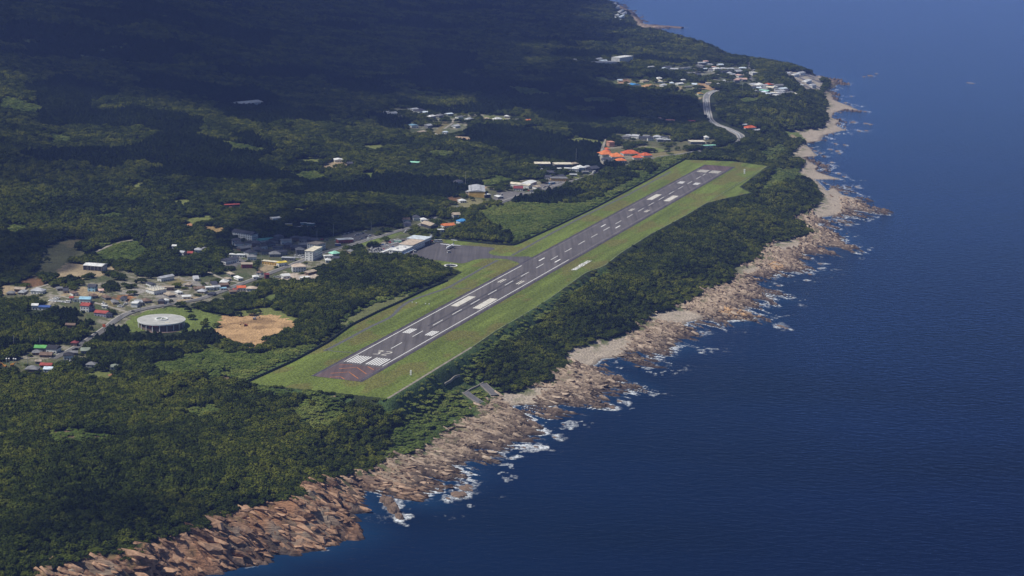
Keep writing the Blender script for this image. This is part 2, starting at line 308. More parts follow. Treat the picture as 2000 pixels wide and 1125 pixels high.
A = np.tan(np.radians(np.concatenate([np.linspace(-66, -19.2, 14), np.linspace(-18.5, 18.5, 940), np.linspace(19.2, 66, 14)])))
Yr = np.concatenate([np.geomspace(100, 1150, 16)[:-1], np.geomspace(1150, 3600, 960), np.geomspace(3600, 11500, 430)[1:], np.geomspace(11500, 60000, 16)[1:]])
X = A[None, :]*Yr[:, None]; Y = np.repeat(Yr[:, None], len(A), 1)
Z, DS, DF, HD = base_height(X, Y)
Z, AM, AD = airport_blend(X, Y, Z)
sand = np.zeros(X.shape)
for P in sand_w:
    m = inpoly(X, Y, P); sand = np.where(m, 1, sand)
for P in sand_w:
    b = (X > P[:, 0].min()-15) & (X < P[:, 0].max()+15) & (Y > P[:, 1].min()-15) & (Y < P[:, 1].max()+15)
    if b.any():
        d = seg_dist(X[b], Y[b], P, True); sand[b] = np.maximum(sand[b], 1-sstep(0, 7, d))
sand = np.maximum(sand, sstep(3150, 3260, Y)*(1-sstep(4700, 5200, Y))*(DS > 0)*sstep(0, 4, DS))
rel, n3 = relief(X, Y, DS, DF, HD, sand); PP = X*SX+Y*SY; QQ = -X*SY+Y*SX
Z = Z+rel-1.6*HD*sstep(0, 8, -DS)
jx = (vnoise(X/7, Y/7, 3)-.5)*9; jy = (vnoise(X/7, Y/7, 4)-.5)*14
n1 = fbm(X/60, Y/60, 8, 3); n2 = vnoise(X/5, Y/5, 9)
def C(c): return np.array(c)[None, None, :]
col = C(C_FOREST)*(.7+.6*n1[..., None])
rock = C((.37, .285, .21))*(.35+1.25*n3[..., None]); sea_side = (1-sstep(4, 34, DS+22*(fbm(X/18, Y/18, 14, 3)-.5)*2))[..., None]; rock = rock*(1-sea_side)+C((.17, .125, .095))*(.4+1.1*n3[..., None])*sea_side
orange = (HD*sstep(.35, .75, fbm(X/30, Y/30, 15, 2)+.1))[..., None]
rock = rock*(1-orange)+C((.46, .24, .13))*(.3+1.3*n3[..., None])*orange
ob = np.zeros(X.shape)
for s in ("1400 610 1430 598 1490 618 1485 628 1450 626 1410 612", "1500 518 1520 512 1532 524 1520 530"):
    P = pairs(s); ob = np.maximum(ob, inpoly(X, Y, unproj(P[:, 0], P[:, 1], 2.)))
rock = np.where(ob[..., None] > 0, C((.6, .38, .2))*(.7+.5*n3[..., None]), rock)
wet = (1-sstep(.4, 2.8, Z+2.4*(n2-.5)))[..., None]
rock = rock*(1-wet)+C((.055, .042, .036))*(.6+.8*n2[..., None])*wet
sd = C((.40, .335, .265))*(.88+.24*n2[..., None]); wetl = (1-sstep(.1, .9, Z))[..., None]; sd = sd*(1-.5*wetl)
rockm = (1-sstep(-1, 7, DF+6*(n2-.5)))[..., None]
shore_c = rock*(1-sand[..., None])+sd*sand[..., None]
veg = (sstep(-26, 2, DF)*sstep(.5, .62, fbm(X/11, Y/11, 19, 2)))[..., None]*(1-HD[..., None]*.6)
shore_c = shore_c*(1-veg)+C((.10, .12, .045))*veg
col = col*(1-rockm)+shore_c*rockm
for k, c, P in cover_w:
    m = inpoly(X+jx, Y+jy, P)[..., None]
    cc = C(c)*(.72+.56*n1[..., None])*(.85+.3*n2[..., None])
    if k == 'village': cc = cc*(1-.6*sstep(.5, .58, n2[..., None]))+C((.34, .30, .25))*.6*sstep(.5, .58, n2[..., None])*sstep(.45, .55, n1[..., None])+C((.05, .08, .02))*.6*sstep(.5, .58, n2[..., None])*(1-sstep(.45, .55, n1[..., None]))
    if k == 'port':
        s = (np.sin(PP/6)+np.sin(QQ/14))[..., None]; cc = np.where(s > .3, C((.15, .15, .17)), cc*1.3)
    if k == 'soil': cc = cc*(1-.38*sstep(.5, .72, fbm((X+Y)/34, (X-Y)/22, 22, 3))[..., None])
    col = np.where(m, cc, col)
UV = uv(np.stack([X, Y], -1)); uu, vv = UV[..., 0], UV[..., 1]
g1 = fbm(uu/9, vv/130, 141, 3)[..., None]; g2 = sstep(.50, .66, fbm(uu/22, vv/55, 143, 3))[..., None]; g3 = vnoise(uu/2.5, vv/40, 145)[..., None]
gr = C((.135, .172, .034))*(.62+.76*g1)*(.93+.14*g3); gr = gr*(1-.5*g2)+C((.165, .125, .045))*.5*g2
col = np.where(AM[..., None], gr, col)
# flat port quay and similar keep the terrain; ground material
gm = bpy.data.materials.new('ground'); gm.use_nodes = True; n = gm.node_tree; L = n.links; b = n.nodes['Principled BSDF']
b.inputs['Roughness'].default_value = .92; b.inputs['Specular IOR Level'].default_value = .15
at = n.nodes.new('ShaderNodeAttribute'); at.attribute_name = 'cover'
ge = n.nodes.new('ShaderNodeNewGeometry'); mp = n.nodes.new('ShaderNodeMapping'); mp.inputs['Rotation'].default_value = (0, 0, -math.atan2(SY, SX)); mp.inputs['Scale'].default_value = (.10, .75, .5)
no = n.nodes.new('ShaderNodeTexNoise'); no.inputs['Scale'].default_value = 1; no.inputs['Detail'].default_value = 5; no.inputs['Roughness'].default_value = .65
L.new(ge.outputs['Position'], mp.inputs[0]); L.new(mp.outputs[0], no.inputs['Vector'])
n2_ = n.nodes.new('ShaderNodeTexNoise'); n2_.inputs['Scale'].default_value = .45; n2_.inputs['Detail'].default_value = 4; L.new(ge.outputs['Position'], n2_.inputs['Vector'])
ar = n.nodes.new('ShaderNodeAttribute'); ar.attribute_name = 'rocky'
mx = n.nodes.new('ShaderNodeMix'); L.new(ar.outputs['Fac'], mx.inputs[0]); L.new(n2_.outputs[0], mx.inputs[2]); L.new(no.outputs[0], mx.inputs[3])
mr = n.nodes.new('ShaderNodeMapRange'); mr.inputs[1].default_value = .3; mr.inputs[2].default_value = .7; mr.inputs[3].default_value = .62; mr.inputs[4].default_value = 1.35
L.new(mx.outputs[0], mr.inputs[0])
vm = n.nodes.new('ShaderNodeVectorMath'); vm.operation = 'SCALE'; L.new(at.outputs['Color'], vm.inputs[0]); L.new(mr.outputs[0], vm.inputs['Scale']); L.new(vm.outputs[0], b.inputs['Base Color'])
bu = n.nodes.new('ShaderNodeBump'); bu.inputs['Distance'].default_value = 2.2; L.new(mx.outputs[0], bu.inputs['Height']); L.new(bu.outputs[0], b.inputs['Normal'])
g = grid_mesh('ground', X, Y, Z, {'cover': col, 'rocky': rockm[..., 0]*(1-sand)}, gm, keep=(DS > -140) | (Y > 11000))
tag(g, kind='structure')
_rv = np.zeros(0)
def flat_rock(o):
    me = o.data; n = len(me.vertices); rk = np.zeros(n, np.float32); me.attributes['rocky'].data.foreach_get('value', rk)
    li = np.zeros(len(me.loops), np.int32); me.loops.foreach_get('vertex_index', li); q = rk[li].reshape(-1, 4).min(1) > .6
    me.polygons.foreach_set('use_smooth', ~q); me.update()
flat_rock(g)

# ------------------------------------------------------------------ sea
zs = Z; steep = sstep(-2.2, -.15, zs)*(1-sstep(.25, .6, zs))
dw = -DS
pn = fbm(X/34+7, Y/40, 101, 3); patch = sstep(.53, .64, pn+.05*sstep(2300, 2700, Y)); fo = steep*np.clip(patch*(.55+.9*vnoise(X/6, Y/8, 103))+.26, 0, 1.2)
fo = fo*(1-.55*HD); fo = np.where(sand > .4, steep*.8*sstep(-4.5, -.3, DS), fo)
# swells broken over reefs in the shallows further out
br = sstep(.63, .70, fbm(X/22+40, Y/30, 107, 3))*sstep(-70, -30, DS)*(1-sstep(-16, -6, DS))*sstep(.45, .62, vnoise(X/4, Y/6, 109))
ring = np.zeros(X.shape)
REEFS = [(1700,148,14,1.5),(1688,150,8,1),(1712,144,7,1),(1893,162,13,.8),(1900,163,7,.8),(1525,637,9,.9),(1536,641,5,.7),(1668,238,8,1),(1700,243,8,.9),(1692,255,7,.8),(1650,283,7,1),(1636,296,7,1),(1640,300,5,.8),
 (1210,784,5,1),(1195,797,6,1.6),(1083,854,4,.6),(1023,874,4.5,.7),(1047,873,4.5,.8),(907,955,9,2),(916,950,7,1.3),(893,968,10,2.6),(904,966,7,2.2),(875,974,4,1),(917,957,6,1.2),(760,988,9,7),(768,1000,9,6.5),(780,1012,7,4),(748,980,6,4),(1674,365,8,.5),
 (1663,188,6,.6),(1720,410,7,.4),(1602,515,6,.6),(1520,558,5,.6),(1507,585,4,.5),(1372,651,4,.5),(1299,683,3,.5),(1246,716,3,.5),(1100,829,3,.5),(998,895,3,.5),(960,897,3.5,.6),(1370,688,3,.4),(1575,548,4,.4),(1585,289,6,1),(1592,295,7,1.2),(1602,299,7,1.1),(1622,292,7,1),(1635,295,8,1.1),(1632,281,7,1),(1665,239,9,1.2),(1691,241,9,1),(1678,256,7,1),(1672,216,10,1.3),(1690,218,8,1),(1652,201,8,1.2),(1632,201,7,1.2),(1618,322,6,1),(1638,339,7,1),(1648,345,6,.9),(1625,317,6,.9),(1386,96,14,1.5),(1600,318,6,1),(1612,330,6,.9),(1640,206,7,1.1),(1660,208,8,1.1),(1610,305,6,1),(1668,404,8,1),(1690,413,8,.9),(1652,378,7,1),(1640,372,7,1.2),(1640,430,7,.8),(1655,440,7,.8),(1560,519,7,1.4),(1572,524,6,1.2),(1582,536,5,1),(1240,700,5,1.2),(1252,706,5,1),(1185,789,5,1.2),(1060,845,4,1),(1600,525,4,.4),(1090,804,4,.6)]
reefs_w = [(unproj(a, b_, 0.), r, h) for a, b_, r, h in REEFS]
for (c, r, h) in reefs_w:
    m = (abs(X-c[0]) < 60) & (abs(Y-c[1]) < 110)
    if not m.any(): continue
    d = np.hypot(X[m]-c[0], (Y[m]-c[1])*.55)
    s = r*.62
    ring[m] = np.maximum(ring[m], (1-sstep(s*.8, s*1.9+2, d+12*(fbm(X[m]/9, Y[m]/14, 113, 3)-.5)-1.2*(X[m]-c[0])/s))*(.1+1.1*vnoise(X[m]/9, Y[m]/10, 115)))
foam = np.clip(np.maximum(np.maximum(fo, br*.55*(1-HD)), ring*.9), 0, 1)
shal_haze = np.exp(-np.clip(-DS, 0, None)/np.where(Y > 3800, 190., 38.))
shal_haze = np.maximum(np.maximum(shal_haze*.95, .5*ring), .34*np.exp(-np.clip(-DS, 0, None)/420.)+.22*sstep(2400, 5200, Y))  # distance term paints hazy far-sea brightness into the water colour
wm = bpy.data.materials.new('sea_water'); wm.use_nodes = True; n = wm.node_tree; L = n.links; b = n.nodes['Principled BSDF']
b.inputs['Roughness'].default_value = .12; b.inputs['IOR'].default_value = 1.33; b.inputs['Specular IOR Level'].default_value = .4
ge = n.nodes.new('ShaderNodeNewGeometry'); a1 = n.nodes.new('ShaderNodeAttribute'); a1.attribute_name = 'shallow_haze'; a2 = n.nodes.new('ShaderNodeAttribute'); a2.attribute_name = 'foam'
big = n.nodes.new('ShaderNodeTexNoise'); bgm = n.nodes.new('ShaderNodeMapping'); bgm.inputs['Rotation'].default_value = (0, 0, .5); bgm.inputs['Scale'].default_value = (.0016, .0042, 1); L.new(ge.outputs['Position'], bgm.inputs[0]); big.inputs['Scale'].default_value = 1; big.inputs['Detail'].default_value = 5; L.new(bgm.outputs[0], big.inputs['Vector'])
c0 = n.nodes.new('ShaderNodeMix'); c0.data_type = 'RGBA'; c0.inputs[6].default_value = (.0006, .0024, .013, 1); c0.inputs[7].default_value = (.0014, .0062, .032, 1); bmr = n.nodes.new('ShaderNodeMapRange'); bmr.inputs[1].default_value = .36; bmr.inputs[2].default_value = .64; L.new(big.outputs[0], bmr.inputs[0]); L.new(bmr.outputs[0], c0.inputs[0])
c1 = n.nodes.new('ShaderNodeMix'); c1.data_type = 'RGBA'; c1.inputs[7].default_value = (.007, .034, .088, 1); L.new(a1.outputs['Fac'], c1.inputs[0]); L.new(c0.outputs[2], c1.inputs[6])
fn = n.nodes.new('ShaderNodeTexNoise'); fn.inputs['Scale'].default_value = .30; fn.inputs['Detail'].default_value = 5; fn.inputs['Roughness'].default_value = .7; L.new(ge.outputs['Position'], fn.inputs['Vector'])
fs = n.nodes.new('ShaderNodeMapRange'); fs.inputs[1].default_value = .36; fs.inputs[2].default_value = .60; L.new(fn.outputs[0], fs.inputs[0])
ad = n.nodes.new('ShaderNodeMath'); ad.operation = 'MULTIPLY'; L.new(a2.outputs['Fac'], ad.inputs[0]); L.new(fs.outputs[0], ad.inputs[1])
mr = n.nodes.new('ShaderNodeMapRange'); mr.inputs[1].default_value = .10; mr.inputs[2].default_value = .75; L.new(ad.outputs[0], mr.inputs[0])
c2 = n.nodes.new('ShaderNodeMix'); c2.data_type = 'RGBA'; c2.inputs[7].default_value = (.72, .75, .77, 1); L.new(mr.outputs[0], c2.inputs[0]); L.new(c1.outputs[2], c2.inputs[6]); L.new(c2.outputs[2], b.inputs['Base Color'])
wp = n.nodes.new('ShaderNodeMapping'); wp.inputs['Rotation'].default_value = (0, 0, .18); wp.inputs['Scale'].default_value = (.085, .15, .1); L.new(ge.outputs['Position'], wp.inputs[0])
wn = n.nodes.new('ShaderNodeTexNoise'); wn.inputs['Scale'].default_value = 1; wn.inputs['Detail'].default_value = 5; wn.inputs['Roughness'].default_value = .62; L.new(wp.outputs[0], wn.inputs['Vector'])
bu = n.nodes.new('ShaderNodeBump'); bu.inputs['Distance'].default_value = 1.05; bu.inputs['Strength'].default_value = 1; L.new(wn.outputs[0], bu.inputs['Height']); L.new(bu.outputs[0], b.inputs['Normal'])
sea = grid_mesh('sea', X, Y, np.zeros(X.shape), {'shallow_haze': shal_haze, 'foam': foam}, wm, keep=(DS < 30))
n = wm.node_tree; L = n.links; b = n.nodes['Principled BSDF']; b.inputs['Specular IOR Level'].default_value = 0; b.inputs['Roughness'].default_value = 1
gl = n.nodes.new('ShaderNodeBsdfGlossy'); gl.inputs['Color'].default_value = (.62, .78, 1, 1); gl.inputs['Roughness'].default_value = .16; fr = n.nodes.new('ShaderNodeFresnel'); fr.inputs['IOR'].default_value = 1.33
nrm = b.inputs['Normal'].links[0].from_socket; L.new(nrm, gl.inputs['Normal']); L.new(nrm, fr.inputs['Normal'])
m2 = n.nodes.new('ShaderNodeMath'); m2.operation = 'POWER'; m2.inputs[1].default_value = 3.0; L.new(fr.outputs[0], m2.inputs[0]); ml = n.nodes.new('ShaderNodeMath'); ml.operation = 'MULTIPLY'; ml.use_clamp = True; ml.inputs[1].default_value = 4.0; L.new(m2.outputs[0], ml.inputs[0]); ms = n.nodes.new('ShaderNodeMixShader'); L.new(ml.outputs[0], ms.inputs[0]); L.new(b.outputs[0], ms.inputs[1]); L.new(gl.outputs[0], ms.inputs[2]); L.new(ms.outputs[0], n.nodes['Material Output'].inputs['Surface'])
tag(sea, kind='structure')

# ------------------------------------------------------------------ reef rocks standing in the sea
m_reef = mat('reef_rock', (.10, .075, .06), .9, scale=.5, bump=1.0, col2=(.24, .16, .11), detail=6)
def rock_mesh(name, r, h, seed):
    bm = bmesh.new(); bmesh.ops.create_icosphere(bm, subdivisions=4, radius=1)
    V = np.array([v.co for v in bm.verts]); p = V[:, 0]*SX+V[:, 1]*SY; q = -V[:, 0]*SY+V[:, 1]*SX
    d = 1+.5*(fbm(q*2.2+seed, p*.9+V[:, 2]*1.3, seed, 3)-.5)+.28*(fbm(q*5+seed, p*2+V[:, 2]*3, seed+3, 3)-.5)
    P = V*d[:, None]; a = P[:, 0]*SX+P[:, 1]*SY; c = -P[:, 0]*SY+P[:, 1]*SX; a = a*1.35; c = c*.75
    for v, aa, cc, z in zip(bm.verts, a, c, P[:, 2]): v.co = ((aa*SX-cc*SY)*r, (aa*SY+cc*SX)*r, z*h*1.15)
    me = bpy.data.meshes.new(name); bm.to_mesh(me); bm.free(); me.materials.append(m_reef); return me
spots = {0:'largest brown reef rock of the cluster far out at the upper right',3:'low dark reef rock farthest out to sea',18:'large rounded brown rock ringed by white surf off the near shore',16:'long flat brown rock with surf off the near shore',24:'tall reddish rock stack beside the near headland'}
for i, ((c, r, h), px) in enumerate(zip(reefs_w, REEFS)):
    o = link(bpy.data.objects.new('reef_rock', rock_mesh('reef_rock', r*.55, h, i*5+1))); o.location = (c[0], c[1], h*.15-.3)
    if i in spots: tag(o, spots[i], 'rock', 'rocks standing in the sea')
    elif c[1] > 2900: tag(o, ('low dark reef rock awash off the far shore'), 'rock', 'rocks standing in the sea')
    else: tag(o, 'small dark rock awash in white surf off the near shore', 'rock', 'rocks standing in the sea')

# ------------------------------------------------------------------ broken ledges and boulders on the rock shore
m_ledge = bpy.data.materials.new('ledge_rock'); m_ledge.use_nodes = True; n = m_ledge.node_tree; L = n.links; b = n.nodes['Principled BSDF']; b.inputs['Roughness'].default_value = .92; b.inputs['Specular IOR Level'].default_value = .15
ge = n.nodes.new('ShaderNodeNewGeometry'); oi = n.nodes.new('ShaderNodeObjectInfo'); no = n.nodes.new('ShaderNodeTexNoise'); no.inputs['Scale'].default_value = .35; no.inputs['Detail'].default_value = 5; L.new(ge.outputs['Position'], no.inputs['Vector'])
ad = n.nodes.new('ShaderNodeMath'); ad.operation = 'MULTIPLY_ADD'; ad.inputs[1].default_value = .5; L.new(oi.outputs['Random'], ad.inputs[0]); L.new(no.outputs[0], ad.inputs[2])
cr = n.nodes.new('ShaderNodeValToRGB'); cr.color_ramp.elements[0].position = .48; cr.color_ramp.elements[0].color = (.06, .042, .034, 1); cr.color_ramp.elements[1].position = 1.0; cr.color_ramp.elements[1].color = (.44, .345, .26, 1); e = cr.color_ramp.elements.new(.7); e.color = (.25, .185, .135, 1); L.new(ad.outputs[0], cr.inputs[0])
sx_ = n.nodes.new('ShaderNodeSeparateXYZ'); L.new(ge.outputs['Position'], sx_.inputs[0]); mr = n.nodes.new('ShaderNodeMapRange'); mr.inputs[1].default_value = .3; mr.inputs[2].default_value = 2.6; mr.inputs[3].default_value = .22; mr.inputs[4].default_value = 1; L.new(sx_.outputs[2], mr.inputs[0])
my = n.nodes.new('ShaderNodeMapRange'); my.inputs[1].default_value = 1570; my.inputs[2].default_value = 1720; my.inputs[3].default_value = .7; my.inputs[4].default_value = 0; L.new(sx_.outputs[1], my.inputs[0])
oc = n.nodes.new('ShaderNodeMix'); oc.data_type = 'RGBA'; oc.blend_type = 'MULTIPLY'; oc.inputs[7].default_value = (1.12, .80, .60, 1); L.new(my.outputs[0], oc.inputs[0]); L.new(cr.outputs[0], oc.inputs[6])
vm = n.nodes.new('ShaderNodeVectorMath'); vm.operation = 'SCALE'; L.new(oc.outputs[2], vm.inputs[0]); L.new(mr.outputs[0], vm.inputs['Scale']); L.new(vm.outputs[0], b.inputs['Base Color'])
bu = n.nodes.new('ShaderNodeBump'); bu.inputs['Distance'].default_value = .6; L.new(no.outputs[0], bu.inputs['Height']); L.new(bu.outputs[0], b.inputs['Normal'])
def block(seed):
    rs = np.random.default_rng(seed); bm = bmesh.new(); pts = rs.uniform(-1, 1, (14, 3)); pts[:, 1] *= .9; pts[:, 2] = np.sign(pts[:, 2])*np.abs(pts[:, 2])**.6
    for p in pts: bm.verts.new(tuple(p))
    bmesh.ops.convex_hull(bm, input=bm.verts); me = bpy.data.meshes.new('ledge_block'); bm.to_mesh(me); bm.free(); me.materials.append(m_ledge); return me
BLK = [block(900+i) for i in range(7)]

# ------------------------------------------------------------------ airfield
def sheet(name, P, z, m, kind='structure'):
    P = np.asarray(P); 
    if seg_area(P) < 0: P = P[::-1]
    o = mesh_obj(name, [(a, b, z) for a, b in P], [list(range(len(P)))], m); return tag(o, kind=kind)
def seg_area(P):
    x, y = P[:, 0], P[:, 1]; return .5*np.sum(x*np.roll(y, -1)-np.roll(x, -1)*y)
def quads(name, rects, z, m):
    V, F = [], []
    for u0, u1, v0, v1 in rects:
        n0 = len(V); V += [(*p, z) for p in rw([u0, u1, u1, u0], [v0, v0, v1, v1])]; F.append([n0, n0+1, n0+2, n0+3])
    return tag(mesh_obj(name, V, F, m), kind='structure')
def asphalt(name, base, streak=True):
    m = mat(name, base, .9, .1, .03, 0, .2); n = m.node_tree; L = n.links; b = n.nodes['Principled BSDF']
    src = b.inputs['Base Color'].links[0].from_socket
    g = n.nodes.new('ShaderNodeNewGeometry'); mp = n.nodes.new('ShaderNodeMapping'); mp.inputs['Rotation'].default_value = (0, 0, RH); mp.inputs['Scale'].default_value = (.22, .006, 1)
    no = n.nodes.new('ShaderNodeTexNoise'); no.inputs['Scale'].default_value = 1; no.inputs['Detail'].default_value = 5
    L.new(g.outputs['Position'], mp.inputs[0]); L.new(mp.outputs[0], no.inputs['Vector'])
    mr = n.nodes.new('ShaderNodeMapRange'); mr.inputs[1].default_value = .3; mr.inputs[2].default_value = .7; mr.inputs[3].default_value = .72; mr.inputs[4].default_value = 1.25; L.new(no.outputs[0], mr.inputs[0])
    vm = n.nodes.new('ShaderNodeVectorMath'); vm.operation = 'SCALE'; L.new(src, vm.inputs[0]); L.new(mr.outputs[0], vm.inputs['Scale']); L.new(vm.outputs[0], b.inputs['Base Color']); return m
m_rw = asphalt('runway_asphalt', (.115, .104, .104)); m_ap = asphalt('apron_asphalt', (.102, .094, .097)); m_old = asphalt('old_asphalt', (.12, .085, .085))
m_sh = asphalt('shoulder_asphalt', (.075, .066, .078))
m_white = mat('white_paint', (.78, .77, .74), .7, .06, .3); m_worn = mat('worn_paint', (.50, .46, .38), .8, .3, .25, col2=(.76, .73, .66)); m_faint = mat('faint_paint', (.22, .2, .2), .8, .4, .05)
m_orange = mat('orange_paint', (.50, .18, .05), .8, .4, .12); m_path = mat('path_asphalt', (.105, .105, .10), .9, .2, .2)
APR = pairs("788 500 793 496 840 475 856 473 892 478 930 480.5 960 483 966 484.5 965 487 957 490 954 493 957 496 965 498.5 985 500 1010 501 1032 500.5 1040 503 1037 510 1022 520 1010 512 990 506 965 504.5 940 505 924 508 910 513 902 514.5 892 513.5 860 509 820 504")
sheet('apron', unproj(APR[:, 0], APR[:, 1], ZR), 36.95, m_ap)
quads('runway', [(-5.6, 50.4, -60, 1556)], 37.0, m_sh)
quads('runway_surface', [(-1.2, 45.8, -1, 1497)], 37.03, m_rw)
quads('runway_overrun', [(-1.0, 45.0, -60, -1.05), (-1, 45, 1497.05, 1555)], 37.03, m_old)
W = [(22.0, 22.9, 78+59.5*k, 108+59.5*k) for k in range(23)]+[(21.9, 22.9, 1431, 1449)]
for k in range(6): W += [(3.1+2.85*k, 4.65+2.85*k, 6, 36), (24.3+2.85*k, 25.85+2.85*k, 6, 36)]
W += [(0, .95, 6, 560), (43.1, 44.05, 6, 626)]
for k in range(4): W += [(5.1+2.3*k, 6.6+2.3*k, 150, 172.5), (31.6+2.3*k, 33.1+2.3*k, 150, 172.5)]
for k in range(4): W += [(5.1+2.3*k, 6.6+2.3*k, 1325, 1347.5), (31.6+2.3*k, 33.1+2.3*k, 1325, 1347.5)]
W += [(9.7, 11.5, 600, 622.5), (31.6, 33.6, 600, 622.5), (9.7, 11.5, 877.5, 900), (31.6, 33.6, 877.5, 900)]
quads('runway_marking', W, 37.06, m_white)
W = []
for k in range(5): W += [(4.2+1.8*k, 5.85+1.8*k, 298, 358), (31.7+1.9*k, 33.45+1.9*k, 298, 358), (4.2+1.8*k, 5.85+1.8*k, 1142, 1200), (31.7+1.9*k, 33.45+1.9*k, 1142, 1200)]
for k in range(2): W += [(7.6+2.9*k, 9.1+2.9*k, 448, 470.5), (31.7+2.9*k, 33.2+2.9*k, 448, 470.5), (7.6+2.9*k, 9.1+2.9*k, 1028, 1050), (31.7+2.9*k, 33.2+2.9*k, 1028, 1050)]
for k in range(6): W += [(3.1+2.85*k, 4.6+2.85*k, 1464, 1494), (24.3+2.85*k, 25.8+2.85*k, 1464, 1494)]
quads('worn_runway_marking', W, 37.06, m_worn)
quads('tyre_marks', [(17.6, 19.6, 190, 520), (25.2, 27.0, 180, 500), (19.9, 20.7, 240, 430), (24.2, 24.9, 230, 460), (18, 19.6, 1010, 1330), (25.2, 26.6, 1040, 1300)], 37.045, mat('tyre_rubber', (.062, .057, .062), .9, .35, .05))
quads('faint_runway_line', [(0, .7, 600, 1494), (43.2, 43.9, 627, 1494), (-1.9, -1.5, -58, 1500), (45.9, 46.3, -58, 1500)], 37.06, m_faint)
def strokes(name, segs, wd, z, m, fr=rw):
    V, F = [], []
    for u0, v0, u1, v1 in segs:
        a = np.array([u0, v0]); b = np.array([u1, v1]); d = (b-a)/np.linalg.norm(b-a); nn = np.array([-d[1], d[0]])*wd/2
        n0 = len(V)
        for q in (a-nn, b-nn, b+nn, a+nn): V.append((*fr(q[0], q[1]), z))
        F.append([n0, n0+1, n0+2, n0+3])
    return tag(mesh_obj(name, V, F, m), kind='structure')
strokes('overrun_chevron', [(2, -8.7, 13, 1-2.2), (30.2, -1.6, 41.9, -12), (8, -23, 21.9, -9.7), (21.9, -9.7, 41.6, -29.9), (8, -43, 22.4, -30.1), (22.4, -30.1, 41.5, -50.1), (13.8, -57.5, 22.3, -50.6), (22.3, -50.6, 30, -58)], .9, 37.06, m_orange)
DIG = {'3': [(0, 1, 1, 1), (1, 1, .45, .58), (.45, .58, .95, .5), (.95, .5, 1, .12), (1, .12, .1, 0)], '2': [(0, .85, .3, 1), (.3, 1, .95, .95), (.95, .95, 1, .7), (1, .7, 0, 0), (0, 0, 1, 0)],
       '1': [(.5, 0, .5, 1)], '4': [(.8, 0, .8, 1), (.8, 1, 0, .3), (0, .3, 1, .3)]}
sg = []
for ch, u0 in (('3', 13.8), ('2', 23.8)):
    for a, b, c, d in DIG[ch]: sg.append((u0+a*6, 48+b*17, u0+c*6, 48+d*17))
strokes('runway_number', sg, 1.5, 37.06, m_worn)
sg = []
for ch, u0 in (('1', 29), ('4', 21)):
    for a, b, c, d in DIG[ch]: sg.append((u0-a*6, 1455-b*16, u0-c*6, 1455-d*16))
strokes('runway_number', sg, 1.0, 37.06, m_faint)
# the airfield name laid in white slabs on the grass: reads towards the camera from the sea side
LET = {'Y': [(0, 1, .5, .5), (1, 1, .5, .5), (.5, .5, .5, 0)], 'A': [(0, 0, .5, 1), (.5, 1, 1, 0), (.22, .4, .78, .4)], 'K': [(0, 0, 0, 1), (0, .45, 1, 1), (.3, .6, 1, 0)], 'U': [(0, 1, 0, 0), (0, 0, 1, 0), (1, 0, 1, 1)],
       'S': [(1, 1, 0, 1), (0, 1, 0, .5), (0, .5, 1, .5), (1, .5, 1, 0), (1, 0, 0, 0)], 'H': [(0, 0, 0, 1), (1, 0, 1, 1), (0, .5, 1, .5)], 'I': [(.5, 0, .5, 1)], 'M': [(0, 0, 0, 1), (0, 1, .5, .4), (.5, .4, 1, 1), (1, 1, 1, 0)]}
V, F = [], []
for i, ch in enumerate('YAKUSHIMA'):
    v0 = 631-i*7.95
    for a, b, c, d in LET[ch]:
        p = np.array([67.8+b*5.6, v0-a*5.8]); q = np.array([67.8+d*5.6, v0-c*5.8]); e = (q-p)/np.linalg.norm(q-p); nn = np.array([-e[1], e[0]])*.62; p = p-e*.3; q = q+e*.3
        n0 = len(V); cs = [p-nn, q-nn, q+nn, p+nn]
        for z in (36.9, 37.35+.01*len(F)/6):
            for r in cs: V.append((*rw(r[0], r[1]), z))
        F += [[n0+4, n0+5, n0+6, n0+7], [n0, n0+1, n0+5, n0+4], [n0+1, n0+2, n0+6, n0+5], [n0+2, n0+3, n0+7, n0+6], [n0+3, n0, n0+4, n0+7]]
tag(mesh_obj('ground_lettering', V, F, m_white), 'white slab letters reading YAKUSHIMA on the grass beside the runway', 'lettering')

def resample(P, step=8.0):
    P = np.asarray(P, float); d = np.r_[0, np.cumsum(np.linalg.norm(np.diff(P, axis=0), axis=1))]; n = max(2, int(d[-1]/step)+1)
    t = np.linspace(0, d[-1], n); Q = np.stack([np.interp(t, d, P[:, k]) for k in (0, 1)], 1)
    for _ in range(3):
        if n > 4: Q[1:-1] = .25*Q[:-2]+.5*Q[1:-1]+.25*Q[2:]
    return Q
def normals(Q):
    T = np.gradient(Q, axis=0); T /= np.linalg.norm(T, axis=1)[:, None]+1e-9; return np.stack([-T[:, 1], T[:, 0]], 1)
def ribbon(name, Q, wd, m, lift=.3, off=0., zf=None):
    N = normals(Q); A_ = Q+N*(off+wd/2); B_ = Q+N*(off-wd/2); V = []; F = []
    for i in range(len(Q)):
        z = zf(Q[i]) if zf else max(H(*A_[i]), H(*B_[i]), H(*Q[i]))+lift
        V += [(*A_[i], z), (*B_[i], z), (*A_[i], z-2.5), (*B_[i], z-2.5)]
    for i in range(len(Q)-1):
        a = 4*i; F += [[a, a+1, a+5, a+4], [a+2, a, a+4, a+6], [a+1, a+3, a+7, a+5]]
    return tag(mesh_obj(name, V, F, m), kind='structure')
def airline(s): P = pairs(s); return unproj(P[:, 0], P[:, 1], ZR)
for s, wd in (("634 685 660 672 725 637 750 626 767 617 777 605 788 595 805 585 830 577 875 562 917 538 945 522 972 508", 4.2), ("1000 499 1065 462 1140 422 1227 380 1310 335", 4.0), ("880 561 900 564 920 563", 2.2), ("636 683 660 687 690 688", 2.4)):
    ribbon('service_path', resample(airline(s)), wd, m_path, zf=lambda p: 36.94)
